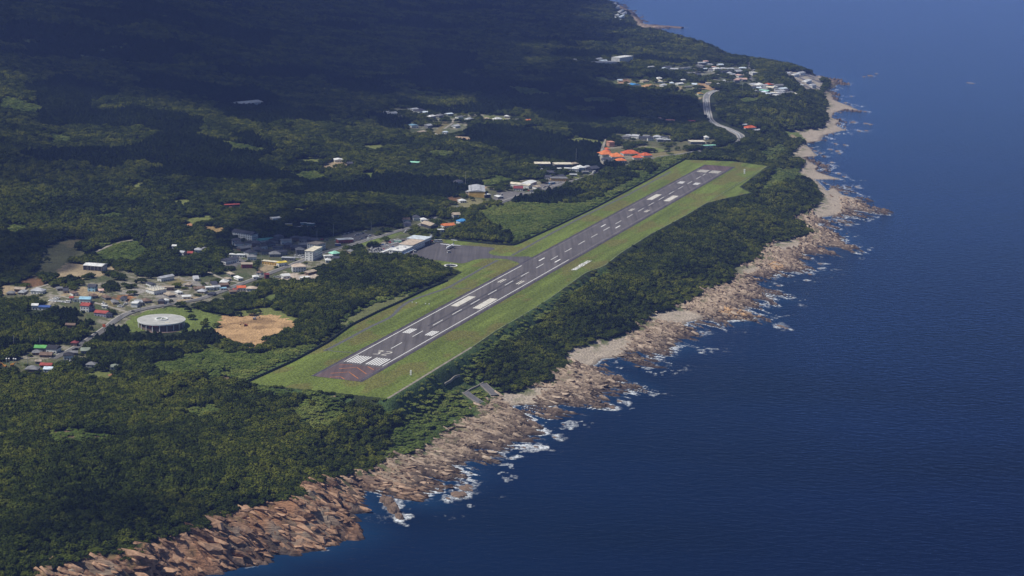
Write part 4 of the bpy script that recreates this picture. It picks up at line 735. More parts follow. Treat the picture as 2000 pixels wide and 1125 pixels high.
BL("""
67 687 89 688 9 4.5 gable green grey|building with bright green roof beside the black roofed house
90 689 110 691 12 5 gable black white|long black roofed house with white end wall by the main road
63 694 80 694 8 3 hip grey brown|small grey hip roofed house in front of the green roof
77 698 100 699 9 3 gable brown brown|wide brown roofed house in front of the long black roof
124 703 143 703 9 5 hip black white|black hip roofed house below the main road
134 694 151 694 6 3 gable grey grey|low grey roofed shed between main road and black hip house
158 692 175 692 10 4 gable olive grey shed|square grey green roofed shed at the roadside
138 676 150 677 6 4 hip maroon brown|dark maroon house under trees left of the main road
49 727 73 728 10 3.5 hip grey brown|grey hip roofed brown house nearest the bottom left yard
78 718 100 719 7 3 gable red brown|house with dull red roof in the nearest hamlet
69 711 80 711 5 3 gable tan grey shed|tiny tan roofed shed behind the dull red roof
85 727 101 728 8 3.5 gable ice white|pale blue roofed house in front of the dull red roof
168 717 185 718 8 3 hip grey white|grey hip roofed house half hidden in trees right of the hamlet
215 722 233 722 8 3 hip olive white|grey green hip roofed house above the small vegetable plots
157 608 173 610 11 7 gable red white|white two storey house with bright red roof above the conifers
171 609 185 607 8 6 hip slate lav|slate hip roofed house against the red roofed white house
184 616 208 620 9 4 gable red lav|long low house with dark red roof beside the main road
207 621 219 620 8 4 hip slate lav|slate roofed house at the end of the long red roof
155 592 176 593 9 5 gable sky white|house with pale blue panelled roof behind the bright red roof
143 590 153 590 6 3 flat grey white carport|grey flat carport left of the pale blue roof
136 588 143 588 5 4 gable red white shed|small red and white shed at the end of the car rows
171 569 186 570 10 6 gable slate sky|slate roofed house with pale blue walls on the tan yard
193 572 202 572 6 3 gable pink white|small pink roofed annex beside the pale blue walled house
199 602 208 603 4 3 flat white white carport|white flat carport left of the filling station
62 605 74 605 7 5 gable white white|white roofed house standing in the left forest
75 606 96 607 9 4 gablelow dblue white|blue sheeted roof in the forest beside the white roofed house
128 641 146 642 6 4 gable brown brown|brown roof alone in the trees below the red roofed houses
28 571 48 571 8 4 gable tan brown|tan roofed house at the left edge of the village
60 574 83 575 10 4 hip silver white|silver hip roofed house near the left edge of the village
315 550 340 547 7 5 gable silver white|silver roofed house among trees above the studded white building
317 567 340 568 8 4 flat tan brown shed|flat tan roofed shed behind the studded white building
357 584 373 584 6 3 gable white white shed|long white tent like shed on the tan yard
320 593 330 593 6 4 hip white white|small white hip roofed house behind the round roof
308 594 320 595 8 4 hip slate brown|slate hip roofed house left of the small white roof
403 567 418 567 7 4 gablelow white white shed|white roofed shed left of the cyan lean-to
380 568 400 568 8 3 gable brown tan shed|low brown roofed shed left of the white roofed shed
417 566 430 566 6 4 gable silver white shed|pale grey roofed shed behind the cyan lean-to
431 567 442 567 5 2.5 flat sky white shed|tiny cyan lean-to by the main road
432 563 447 562 8 4 gable brown brown|dark brown house behind the cyan lean-to
464 568 480 568 8 4 gable vermil white|vermilion roofed house by the main road
456 570 464 570 4 3 gable red white shed|small red shed against the vermilion roofed house
449 574 462 574 7 3 gable brown grey|grey brown roofed house in front of the vermilion roof
481 569 501 570 8 4 hip beige white|beige hip roofed house right of the vermilion roof
430 515 441 517 24 5 gabley slate white workshop|slate roofed workshop with white gable end and paved yard
472 524 493 524 12 5 flat tan red shop|flat tan roofed shop with dark red walls
512 515 545 519 6 4 flat cream ochre filling_station|long pale yellow canopy of the yellow filling station
545 521 560 519 6 5 gable yellow white shop|small shop with bright yellow roof by the main road
483 509 501 509 9 5 hip grey white|grey hip roofed house behind the flat tan roofed shop
611 510 629 501 11 13 flat cream white apartment_block|white four storey block with long windowed side in the town
619 491 636 487 17 9 flat tan white office_building|tan roofed three storey building behind the white block
650 503 665 501 10 5 hip mint white|building with mint green roof at the forest edge
634 506 650 505 6 4 flat white white shop|flat white roofed shop left of the mint green roof
550 509 575 510 6 4 flat silver grey carport|long silver carport in front of the town car park
572 532 598 531 12 7 hip beige white|large two storey white house with pinkish hip roof
518 546 526 546 10 6 flat maroon maroon warehouse|dark maroon block standing beside the main road
602 538 620 533 6 3 shed tan brown shed|tan lean-to shed at the right end of the scrap yard
590 547 606 545 7 2.5 flat white white shed|long white roofed shed in the scrap yard
492 471 504 468 36 8 gabley slate white hall|big slate roofed sports hall with white gable end
507 476 536 473 10 4 gable teal white|long low building with teal roof beside the sports hall
661 476 690 474 11 5 flat white red shop|white roofed shop with red fascia beside the car dealers
448 502 478 503 6 3.5 flat white white shed|long white low shed left of the town
533 432 549 431 10 4 gablelow white white shed|white roofed shed alone in the dark forest above the town
350 498 358 499 7 4 gable silver white|silver roofed house at the left of the forest hamlet
366 500 376 500 8 4 gable red brown|red roofed house in the forest hamlet
380 494 394 494 9 4 hip silver white|silver hip roofed house right of the red roof in the forest hamlet
395 491 403 491 7 4 hip grey white|grey roofed house at the right of the forest hamlet
336 486 344 486 6 4 gable white white shed|tiny white roof at the far left of the forest hamlet
806 491 829 481 20 8 flat beige white terminal_building|middle block of the airport terminal with beige roof
748 497 771 489 3.5 3 flat white white walkway|long white covered walkway leading to the terminal
823 434 834 434 9 4 hip white white|white hip roofed house above the terminal road
822 441 841 447 13 4.5 gable tan slate|large tan gable roof above the terminal
808 431 821 431 11 5 hip slate white|slate hip roofed house left of the white hip roof
788 434 801 434 9 4 gable brown white|brown roofed house at the left of the terminal hamlet
790 443 803 443 9 5 hip slate lav|slate roofed house beside the terminal road
868 446 889 445 11 4 gable orange white|orange roofed house in the trees above the apron
899 439 915 438 11 5 hip blue ice|bright blue sheeted house in the trees above the apron
886 427 899 427 11 6 gable tan white|tan roofed two storey house behind the bright blue house
856 453 867 453 6 3 flat white white shed|white roofed shed in the trees just above the apron
909 381 916 382 45 6 flat silver tan warehouse|lower silver roofed wing left of the yellow warehouse
948 387 958 386 10 5 flat white black shed|white roofed porch against the yellow warehouse
892 360 905 359 10 4 hip slate white|lone dark roofed house in the trees behind the yellow warehouse
1014 366 1031 368 40 6 gablelow white pink warehouse|large white roofed warehouse with pink walls
1032 369 1042 366 36 5 gablelow cream white warehouse|cream roofed warehouse beside the large white one
1003 372 1021 373 14 4 gable maroon white shed|low maroon roofed shed in front of the white warehouse
1044 325 1075 326 20 5 gablelow cream grey warehouse|left one of the twin cream roofed sheds behind the depot
1084 326 1116 327 20 5 gablelow cream grey warehouse|right one of the twin cream roofed sheds behind the depot
1088 333 1098 333 9 3 flat white white shed|small white roof below the right twin shed
1102 332 1115 333 9 3 flat white white shed|low white roof left of the bright white depot tents
1117 335 1130 336 16 5 hip white white depot|left bright white depot roof by the town road
1131 333 1143 333 16 5 hip white white depot|right bright white depot roof by the town road
1067 341 1084 342 12 4 gable slate grey|dark slate roofed house above the roadside store
1076 353 1108 354 18 4 flat grey ochre shop|roadside store with grey roof and ochre front
1157 337 1171 335 16 6 gable slate slate|dark slate roofed house at the bend of the town road
1176 306 1198 305 22 4 hip orange white hotel|left orange hip roof of the hotel
1195 311 1219 311 26 4.5 hip orange white hotel|largest and brightest orange roof in the middle of the hotel
1204 318 1224 318 14 4 hip orange white hotel|nearest orange hotel roof by the road
1184 295 1191 295 12 4 hip vermil white hotel|smallest orange pavilion roof at the back of the hotel
1181 300 1193 300 14 4 hip vermil white hotel|second small orange pavilion roof in front of the smallest
1218 304 1250 304 20 4 hip vermil white hotel|long red orange hotel roof at the far right
1238 312 1257 312 12 4 hip vermil white hotel|low red orange hotel roof in front of the long one
1257 308 1274 307 16 4 hip vermil white hotel|rightmost red orange hotel roof
1174 315 1195 316 14 4 hip slate white hotel|slate roof in front of the left orange hotel roof
1190 287 1200 287 16 9 flat salmon salmon apartment_block|salmon coloured block behind the hotel
1349 282 1377 282 22 5 flat cream grey warehouse|wide cream flat roof near the highway bend
1377 273 1385 273 14 5 hip white white|white hip roof above the wide cream roof
1371 287 1398 287 8 3 gablelow mint white greenhouse|long pale green roof right of the wide cream roof
1283 234 1296 235 14 4 gablelow pink white|pale pink roofed house at the left of the forest row
1300 238 1318 239 12 4 gablelow salmon white|salmon roofed house right of the pale pink one
1344 240 1358 240 12 4 gablelow red white|dull red roofed house in the forest left of the highway
1460 253 1477 253 14 4 hip vermil white|lone vermilion roof right of the highway bend
1462 258 1490 258 10 3 gablelow silver white shed|long silver roof below the lone vermilion roof
1439 231 1451 231 14 4 hip yellow white|yellow roofed house on the hill right of the highway
1450 247 1462 247 12 4 gablelow silver white|small silver roofed house left of the lone vermilion roof
1168 130 1206 129 30 10 flat silver white school|low wide white school wing on the far hillside
1210 124 1236 122 25 16 flat white white school|tall white school block on the far hillside
1234 170 1252 170 26 5 gablelow blue white greenhouse|blue roofed greenhouse among the far orange fields
1285 163 1295 163 18 5 hip cream white|cream hip roofed hall among the far fields
1364 186 1374 186 14 4 gablelow ochre white|ochre roofed house left of the highway top
1500 170 1512 170 25 6 gablelow vermil white|bright red roofed hall in the far village
1486 172 1494 171 22 7 hip white white|large white hip roofed hall in the far village
1498 183 1508 182 25 6 gablelow mint white|pale green roofed hall in the far village
1443 152 1454 152 22 6 gablelow pink white|pink roofed building by the far village car park
1470 148 1480 148 22 8 flat white white|white block right of the far village car park
472 209 514 205 30 5 gablelow silver white warehouse|long silver roofed hall alone on the dark mountain slope
752 224 764 224 14 4 gablelow silver white|small white roof at the left of the hillside farms
806 217 818 217 14 4 gablelow silver white|pale roof at the top of the hillside farms
819 221 831 220 14 4 hip slate white|slate roof right of the topmost hillside farm
804 250 817 250 14 5 gablelow sky white|pale blue roofed barn among the hillside farms
948 238 962 238 16 5 hip tan white|tan roofed house in the clearing right of the hillside farms
1032 239 1040 238 12 4 gablelow orange white|tiny orange roofed house at the right end of the hillside farms
654 317 671 317 16 4 gablelow white white|white roofed hall on the tan clearing in the forest
679 324 689 324 10 4 gable slate slate|small dark building beside the white forest hall
800 321 818 323 12 4 gablelow mint grey|pale green roof hidden in the mid forest
440 404 468 403 6 3 gablelow red brown shed|row of small red roofs in the mid forest clearing
""")
# tiny houses of the dense town, the far hillside town and the far village
def tiny(pts, cols, walls, label, group, wd=(10, 16), hh=(4, 6)):
    for x, y in pts:
        w = random.uniform(*wd); g = ground([x], [y])[0]; sc = FPX/math.hypot(g[0], g[1]); dx = w*sc
        c = random.choice(cols); tl = random.uniform(-.06, .06)*dx
        building(x-dx/2, y-tl, x+dx/2, y+tl, random.uniform(8, 13), random.uniform(*hh), random.choice(['hip', 'gable', 'hip', 'gablelow']), c, random.choice(walls), label.replace('#', {'slate': 'slate', 'black': 'black', 'grey': 'grey', 'silver': 'silver', 'white': 'white', 'brown': 'brown', 'pink': 'pink', 'teal': 'teal', 'cream': 'cream', 'ice': 'pale blue', 'tan': 'tan'}[c]), 'house', 'house', group, detail=False)
tiny([(545,470),(560,477),(577,471),(594,474),(562,486),(578,489),(592,485),(541,490),(520,498),(505,493),(537,502),(552,499),(528,482),(515,487),(500,483),(487,481),(494,499),(587,496),(600,482),(468,483),(480,490),(534,476),(611,475),(462,478)], ['slate', 'slate', 'black', 'slate', 'grey'], ['white', 'grey', 'brown'], '# roofed house crowded in the shaded town above the yellow filling station', 'houses crowded in the shaded town')
tiny([(1222,272),(1230,270),(1240,271),(1256,274),(1271,275),(1290,277),(1296,272),(1303,277),(1262,270),(1284,272)], ['grey', 'silver', 'slate', 'white'], ['white', 'grey'], '# roofed house in the row beyond the orange hotel roofs', 'houses beyond the hotel')
tiny([(1275,137),(1284,138),(1296,138),(1306,136),(1318,139),(1330,138),(1341,137),(1352,148),(1362,149),(1372,127),(1380,125),(1386,131),(1394,135),(1378,138),(1402,139),(1412,138),(1424,148),(1430,144),(1438,140),(1446,144),(1451,138),(1432,150),(1447,158),(1455,160),(1440,162),(1428,140),(1366,133),(1388,140),(1478,142),(1418,145),(1409,131)], ['grey', 'silver', 'ice', 'white', 'slate', 'pink'], ['white', 'grey'], '# roofed house in the far hillside town behind the fields', 'houses of the far hillside town', (11, 20), (5, 8))
tiny([(1476,169),(1482,178),(1490,180),(1496,176),(1503,177),(1514,174),(1520,178),(1511,186),(1518,186),(1526,184),(1532,178),(1537,182),(1500,188),(1508,190),(1516,192),(1524,190),(1484,184),(1478,183),(1491,186),(1530,188),(1493,172),(1476,174),(1524,172),(1546,186),(1552,190),(1506,169)], ['silver', 'white', 'ice', 'slate', 'cream', 'grey'], ['white', 'cream'], '# roofed house packed in the far village above the wooded headland', 'houses of the far village', (11, 19), (5, 8))
tiny([(1172,119),(1180,122),(1162,126),(1113,117),(1105,122),(1120,120),(1128,123)], ['silver', 'ice'], ['white'], '# roofed house around the far school', 'houses around the far school', (12, 18))
tiny([(1200,12),(1206,20),(1212,28),(1205,34),(1214,38),(1198,40),(1209,44),(1218,32)], ['silver', 'ice', 'white'], ['white'], '# roofed house in the farthest coastal hamlet', 'houses of the farthest hamlet', (16, 26), (6, 9))
tiny([(1540,146),(1556,150),(1568,147),(1580,163),(1590,172),(1566,172)], ['white', 'silver'], ['white'], 'small # roofed hut on the far harbour ground', 'huts on the harbour ground', (9, 14))

tiny([(20,577),(41,576),(128,573),(148,578),(212,586),(226,595),(240,589),(272,597),(290,592),(336,581),(352,575),(392,573),(411,578),(436,556),(448,549),(470,548),(500,546),(505,537),(560,544),(641,513),(656,509),(690,496),(118,568),(186,583),(300,560),(366,560),(420,560),(384,549),(455,540)], ['silver', 'white', 'grey', 'brown', 'tan', 'slate'], ['white', 'tan', 'grey'], 'small # roofed outbuilding among the yards of the left village', 'outbuildings of the left village', (5, 9), (2.6, 3.6))
tiny([(905,396),(978,388),(1052,370),(1070,350),(1098,348),(1120,345),(1144,340),(1060,335),(1124,324),(1150,331),(1040,378)], ['silver', 'white', 'grey', 'tan', 'slate'], ['white', 'grey'], 'small # roofed outbuilding along the town road behind the runway', 'outbuildings along the town road', (6, 12), (3, 4.5))
tiny([(770,226),(784,232),(832,224),(846,232),(862,230),(880,226),(900,232),(920,236),(975,236),(990,230),(1010,238),(826,262),(850,268),(868,262),(894,250),(840,250)], ['silver', 'white', 'grey', 'tan', 'ice'], ['white', 'grey'], 'small # roofed farm building scattered on the hillside farms', 'farm buildings on the hillside', (8, 14), (3, 5))
tiny([(1212,160),(1226,168),(1262,161),(1300,170),(1312,166),(1330,166),(1345,172),(1356,168),(1384,166),(1402,168),(1414,160),(1420,172),(1336,160),(1290,156)], ['silver', 'white', 'grey', 'tan', 'ice'], ['white', 'cream'], 'small # roofed farm building among the far orange fields', 'farm buildings among the far fields', (9, 16), (3, 5))

# the airport terminal's end blocks, yellow warehouse, filling station: with features of their own
r, w, d, h, c = building(784, 500, 806, 490.5, 18, 6, 'flat', 'white', 'white', 'nearest white block of the airport terminal at the apron edge', 'terminal building', 'terminal_building')
boxes('roof_unit', [(-w*.2, 2, h+.4, 2.4, 2.4, 1.8), (w*.15, -3, h+.4, 2, 3, 1.5)], pm('silver'), r); boxes('canopy', [(0, -d/2-1.6, 3, w*.9, 3, .25)], pm('ice'), r); foot.append((np.array(c), w/2+4, d/2+4, r.rotation_euler.z, 5))
r, w, d, h, c = building(829.5, 481, 842.5, 475.5, 26, 8.5, 'flat', 'ice', 'white', 'pale blue roofed far block of the terminal with open dark bay', 'terminal building', 'terminal_building', wins=False)
for k in range(3): boxes('bay_shade', [(-w/2+(k+.5)*w/3, -d/2, 0, w/3-1.2, .3, 5.5)], m_dark, r)  # dark boxes stand for the shade inside the open bay
boxes('roof_rib', [(-w/2+1.5+k*3.2, 0, h+.4, .4, d-1, .25) for k in range(int(w//3.2))], pm('white'), r)
r, w, d, h, c = building(916, 384.5, 947, 386.5, 58, 9, 'gablelow', 'silver', 'ochre', 'huge silver roofed warehouse with bright yellow front wall', 'warehouse', wins=False)
boxes('roof_light', [(-w/2+3+k*5.2, 0, h+1.2, .5, d*.9, .35) for k in range(int(w//5.2))], pm('grey'), r)
for k in range(4): boxes('loading_door', [(w/2, -d/2+8+k*12, 0, .3, 7, 4.5)], m_dark, r)
r, w, d, h, c = building(256, 600, 268, 601, 9, 4.6, 'flat', 'white', 'white', 'white canopied filling station at the roadside bend', 'filling station', wins=False)
# hangar: a dark slab across the front stands for the shaded interior
r, w, d, h, c = building(163, 527, 199, 530, 17, 7, 'gablelow', 'white', 'slate', 'lone white roofed hangar open at the front on a tan yard', 'hangar', wins=False)
boxes('bay_shade_slab', [(0, -d/2-.05, .2, w*.92, .3, h*.78)], m_dark, r); boxes('column', [(-w/2+k*w/5, -d/2-.3, 0, .5, .5, h) for k in range(6)], pm('grey'), r); boxes('end_panel', [(w/2+.05, 0, .5, .2, d*.8, h*.75)], pm('silver'), r)
# studded building
r, w, d, h, c = building(301, 576, 325, 573.5, 16, 5, 'flat', 'cream', 'white', 'white building whose roof carries rows of upright studs', 'hall')
for i in range(7):
    for j in range(3): boxes('roof_stud', [(-w/2+1.5+i*(w-3)/6, -d/2+2+j*(d-4)/2, h+.35, .8, .8, 2.2)], pm('white'), r)
# the round building
C0 = unproj(315.3, 623.6, 45.5); zg = min(float(H(C0[0]+25*math.cos(a), C0[1]+25*math.sin(a))) for a in np.linspace(0, 6, 9)); HR = 45.5-zg
rb = link(bpy.data.objects.new('round_building', None)); rb.location = (*C0, zg); tag(rb, 'big round building under a flat grey disc roof on columns', 'round building')
RR = 25.9; foot.append((C0, 27, 27, 0, 8)); m_disc = mat('disc_roof', (.42, .42, .395), .85, .18, .12); m_drum = mat('drum_screen', (.17, .125, .105), .9, .35, .8)
rf = cyl('roof', RR, RR, .9, m_disc, rb, 72, HR-.9); ring('eave_ring', (0, 0), RR-.2, RR+.25, HR-1.3, HR+.12, pm('white'), rb, 72)
o = ring('skylight_ring', (0, 0), 5.6, 7.2, HR, HR+1.1, pm('white'), rb, 40); cyl('skylight_glass', 5.6, 5.6, .25, pm('olive'), o, 32, HR); boxes('skylight_bar', [(0, 0, HR+.25, 1.1, 11, .6)], pm('white'), o); boxes('hatch', [(9, -15, HR, 4.5, 2, .35)], pm('cream'), rb)
cyl('drum', RR-2.2, RR-2.2, HR-1.4, m_drum, rb, 60, 0); cyl('plinth', RR+3.2, RR+3.2, .45, m_drum, rb, 60, -.2)
for k in range(20):
    a = 2*math.pi*k/20+.1; cyl('column', .45, .45, HR-1, pm('white'), rb, 8, 0, ((RR-.8)*math.cos(a), (RR-.8)*math.sin(a)))
boxes('banner', [(-4, -(RR-1.6), HR-3.2, 9, .3, 1.4)], pm('red'), rb)

# ------------------------------------------------------------------ vehicles, masts, poles
def paint(nm, c): return mat(nm, c, .3, .03, 1, spec=.5)
CARC = {'white': paint('car_white', (.75, .75, .75)), 'silver': paint('car_silver', (.45, .46, .48)), 'black': paint('car_black', (.02, .02, .025)), 'red': paint('car_red', (.5, .04, .03)), 'blue': paint('car_blue', (.05, .12, .4))}
def car_body(m, L_=4.4, W_=1.75, z1=.95):
    prof = [(-.5, .35), (-.5, .85), (-.44, .98), (.30, .92), (.46, .78), (.5, .6), (.5, .35)]
    V, F = [], []; n = len(prof)
    for s in (-1, 1):
        for x, z in prof: V.append((x*L_, s*W_/2, z))
    F = [list(range(n)), list(range(2*n-1, n-1, -1))]+[[k, n+k, n+(k+1) % n, (k+1) % n] for k in range(n)]
    me = bpy.data.meshes.new('body'); me.from_pydata(V, [], F); me.materials.append(m); return me
def cabin(L_=4.4, W_=1.75, van=False):
    b_, t = ((-.47, .36), (-.45, .26)) if van else ((-.42, .22), (-.34, .08)); zt = 1.85 if van else 1.48
    V = [(b_[0]*L_, -W_*.47, .93), (b_[1]*L_, -W_*.47, .93), (b_[1]*L_, W_*.47, .93), (b_[0]*L_, W_*.47, .93), (t[0]*L_, -W_*.4, zt), (t[1]*L_, -W_*.4, zt), (t[1]*L_, W_*.4, zt), (t[0]*L_, W_*.4, zt)]
    return V
def car_proto(c, van=False):
    V = cabin(van=van); F = [[k, (k+1) % 4, 4+(k+1) % 4, 4+k] for k in range(4)]; g = bpy.data.meshes.new('window_glass'); g.from_pydata(V, [], F); g.materials.append(m_win)
    rv = [(x, y, z+(.0 if z < 1.2 else .03)) for x, y, z in V[4:]]; rv += [(x, y, z+.06) for x, y, z in rv]; rf_ = bpy.data.meshes.new('roof_panel'); rf_.from_pydata(rv, [], [[3, 2, 1, 0], [4, 5, 6, 7]]+[[k, (k+1) % 4, 4+(k+1) % 4, 4+k] for k in range(4)]); rf_.materials.append(CARC[c])
    return [('body', car_body(CARC[c])), ('window_glass', g), ('roof_panel', rf_)]
wh = bpy.data.meshes.new('wheel'); bm = bmesh.new(); bmesh.ops.create_cone(bm, cap_ends=True, segments=10, radius1=.33, radius2=.33, depth=.24); bmesh.ops.rotate(bm, verts=bm.verts, matrix=Matrix.Rotation(R(90), 3, 'X')); bm.to_mesh(wh); bm.free(); wh.materials.append(m_tyre)
PROTO = {(c, v): car_proto(c, v) for c in CARC for v in (False, True)}
def car(p, rot, c, label, group, van=False, s=1.0, z=None, name='parked_car', cat='car'):
    r = bpy.data.objects.new(name, None); COL.objects.link(r); r.location = (p[0], p[1], (float(H(p[0], p[1]))+.06 if z is None else z)); r.rotation_euler = (0, 0, rot); r.scale = (s, s, s*(1.1 if van else 1)); tag(r, label, cat, group)
    for nm, me in PROTO[(c, van)]: o = bpy.data.objects.new(nm, me); COL.objects.link(o); o.parent = r
    for x in (-1.35, 1.4):
        for y in (-.8, .8): o = bpy.data.objects.new('wheel', wh); COL.objects.link(o); o.parent = r; o.location = (x, y, .33)
    foot.append((np.array(p[:2]), 3, 2, rot, 1.5)); return r
def pick(): return random.choices(['white', 'silver', 'black', 'red', 'blue'], [9, 4, 3, 1, 1])[0]
def row(x0, y0, x1, y1, n, rot, where, group, cols=None, skip=0):
    for i in range(n):
        if random.random() < skip: continue
        t = (i+.5)/n; g = ground([x0+(x1-x0)*t], [y0+(y1-y0)*t])[0]; c = (cols or [pick()])[0] if not cols else random.choice(cols); v = random.random() < .35
        car(g, rot+random.uniform(-.05, .05)+(math.pi if random.random() < .3 else 0), c, f'{c} {"van" if v else "car"} parked {where}', group, v, 1.0, name='parked_van' if v else 'parked_car', cat='van' if v else 'car')
G1 = 'cars parked beyond the left conifers'
row(96, 587.5, 138, 591.5, 17, R(75), 'in the long row beyond the left conifers', G1, ['white', 'white', 'white', 'silver'])
row(104, 584, 116, 584.5, 6, R(75), 'in the short back row beyond the left conifers', G1, ['white'])
row(200, 593.5, 207, 594.5, 3, R(70), 'on the grey lot left of the filling station', 'cars left of the filling station', ['white', 'silver'])
row(231, 598.5, 241, 600, 4, R(60), 'on the slope beside the filling station', 'cars beside the filling station', ['white', 'silver']); row(243, 596, 249, 594, 3, R(60), 'behind the filling station', 'cars behind the filling station', ['white'])
GA = 'cars in the terminal car park'
for k, (a, b, c_, d_) in enumerate([(722, 493, 742, 485), (728, 496, 750, 487), (733, 498, 757, 488), (740, 480.5, 783, 467.5), (746, 483, 790, 470), (760, 486, 772, 481), (716, 490, 730, 484)]):
    row(a, b, c_, d_, [10, 10, 11, 15, 14, 4, 5][k], RH*-1+R(90)+R(60), ['at the forest end of the terminal car park', 'in the second row of the terminal car park', 'in the third row of the terminal car park', 'along the grass bank of the terminal car park', 'in the middle row of the terminal car park', 'near the walkway of the terminal', 'at the left end of the terminal car park'][k], GA, skip=.12)
GB = 'cars on the dealers lots'
for a, b, c_, d_, n_ in [(668, 459.5, 692, 453, 7), (694, 461, 712, 455, 6), (704, 467, 724, 461, 6), (655, 471, 660, 470, 2), (712, 452, 716, 452, 2)]: row(a, b, c_, d_, n_, R(40), 'on the dealers lots right of the town', GB, skip=.1)
row(572, 503, 598, 505, 9, R(60), 'in the shaded town car park', 'cars in the shaded town', ['white', 'silver', 'white'], .1); row(576, 499, 596, 501, 6, R(60), 'in the back row of the shaded town car park', 'cars in the shaded town', ['white', 'silver'])
row(600, 467, 640, 470, 9, R(30), 'along the road above the tan roofed building', 'cars above the tan roofed building', skip=.2)
row(938, 383.5, 984, 381, 6, R(50), 'on the asphalt right of the yellow warehouse', 'cars by the yellow warehouse', skip=.1); row(868, 406.5, 882, 408, 5, R(50), 'on the dirt lot left of the yellow warehouse', 'cars left of the yellow warehouse')
row(892, 405, 912, 407, 7, R(20), 'in the scrap rows below the yellow warehouse', 'cars below the yellow warehouse'); row(1060, 368, 1078, 360, 5, R(50), 'on the asphalt by the pink walled warehouse', 'cars by the pink walled warehouse')
row(1032, 373, 1042, 372, 4, R(50), 'in front of the pink walled warehouse', 'cars by the pink walled warehouse'); row(1085, 359, 1092, 357, 2, R(0), 'near the roadside store', 'cars near the roadside store'); row(572, 447, 590, 443, 4, R(20), 'at the bus yard in the forest', 'cars at the bus yard', ['white'])
row(536, 541, 548, 543, 3, R(30), 'on the scrap yard beside the maroon block', 'cars on the scrap yard', ['white', 'silver']); row(142, 685, 152, 683, 2, R(35), 'beside the square grey green shed', 'cars beside the grey green shed'); row(138, 706, 141, 706, 1, R(20), 'below the black hip roofed house', 'cars below the black hip house', ['white'])
row(1462, 133, 1466, 155, 9, R(10), 'in the far village car park', 'cars in the far village', ['white', 'silver'])
row(464, 514, 468, 514, 1, R(10), 'on the yard of the slate roofed workshop', 'cars at the workshop', ['white']); row(790, 456, 795, 450, 2, R(50), 'on the road above the terminal car park', 'cars on the terminal road', ['white'])
g = ground([260], [609.3])[0]; car(g, R(20), 'black', 'black car driving along the main road at the bend', None, z=float(g[2])+.36, name='moving_car')
g = ground([1107], [357.5])[0]; car(g, R(45), 'white', 'white car driving on the town road near the store', None, z=float(g[2])+.36, name='moving_car')
g = ground([1127], [351.8])[0]; car(g, R(45), 'white', 'white car driving on the town road beyond the store', None, z=float(g[2])+.36, name='moving_car')
for (x, y), c, lb in (((877, 493.5), 'white', 'white tow vehicle in front of the parked aircraft'), ((807, 491.5), 'red', 'red service vehicle at the terminal corner'), ((811, 493), 'white', 'white service vehicle on the apron beside the terminal'), ((843.5, 473.5), 'red', 'red fire vehicle at the far end of the terminal')):
    p = unproj(x, y, ZR); car(p, R(35), c, lb, None, True, 1.25, z=36.97, name='service_vehicle', cat='service vehicle')
p = unproj(855, 473.5, ZR)
for i in range(2): car(p+np.array([i*5.5-2, i*1.5]), R(20), 'white', ['left', 'right'][i]+' white tank truck parked at the top of the apron', 'tank trucks at the apron', True, 1.7, z=36.97, name='tank_truck', cat='truck')
# buses
def bus(x, y, rot, c, label, group=None, L_=10, hgt=3.0, name='bus', cat='bus'):
    g = ground([x], [y])[0]; r = link(bpy.data.objects.new(name, None)); r.location = g+np.array([0, 0, .1]); r.rotation_euler = (0, 0, rot); tag(r, label, cat, group)
    boxes('body', [(0, 0, .45, L_, 2.4, hgt-.45)], pm(c), r); boxes('window_band', [(0, 0, hgt*.55, L_+.06, 2.46, hgt*.25)], m_win, r); boxes('roof_panel', [(0, 0, hgt, L_*.97, 2.3, .12)], pm('white'), r)
    for a in (-.32, .32):
        for b_ in (-1.1, 1.1): o = put(wh, 'wheel', (a*L_, b_, .45), (1.4, 1.2, 1.4), r)
    foot.append((g[:2], L_/2+1, 3, rot, 3))
for i, (x, y) in enumerate([(593, 439), (600, 439.6), (606, 441), (609, 440)]): bus(x, y, R(8), 'teal' if i else 'sky', ['leftmost', 'second', 'third', 'rightmost'][i]+' teal bus in the forest bus yard', 'buses in the forest yard')
bus(564, 441.5, R(8), 'yellow', 'yellow bus left of the teal buses in the forest yard', 'buses in the forest yard')
bus(770, 488, R(20), 'blue', 'bright blue bus in front of the terminal'); bus(777, 473.5, R(0), 'mint', 'pale green bus behind the terminal')
bus(660, 480.5, R(0), 'dblue', 'blue truck beside the town shops', name='delivery_truck', cat='truck', L_=8); bus(1078, 359.5, R(40), 'blue', 'bright blue truck on the depot asphalt', name='delivery_truck', cat='truck', L_=12)
bus(1160, 337.5, R(60), 'white', 'white truck beside the dark slate house at the road bend', name='delivery_truck', cat='truck', L_=9); bus(795, 496.5, R(20), 'orange', 'orange ground service truck beside the nearest terminal block', name='service_truck', cat='truck', L_=5, hgt=2)
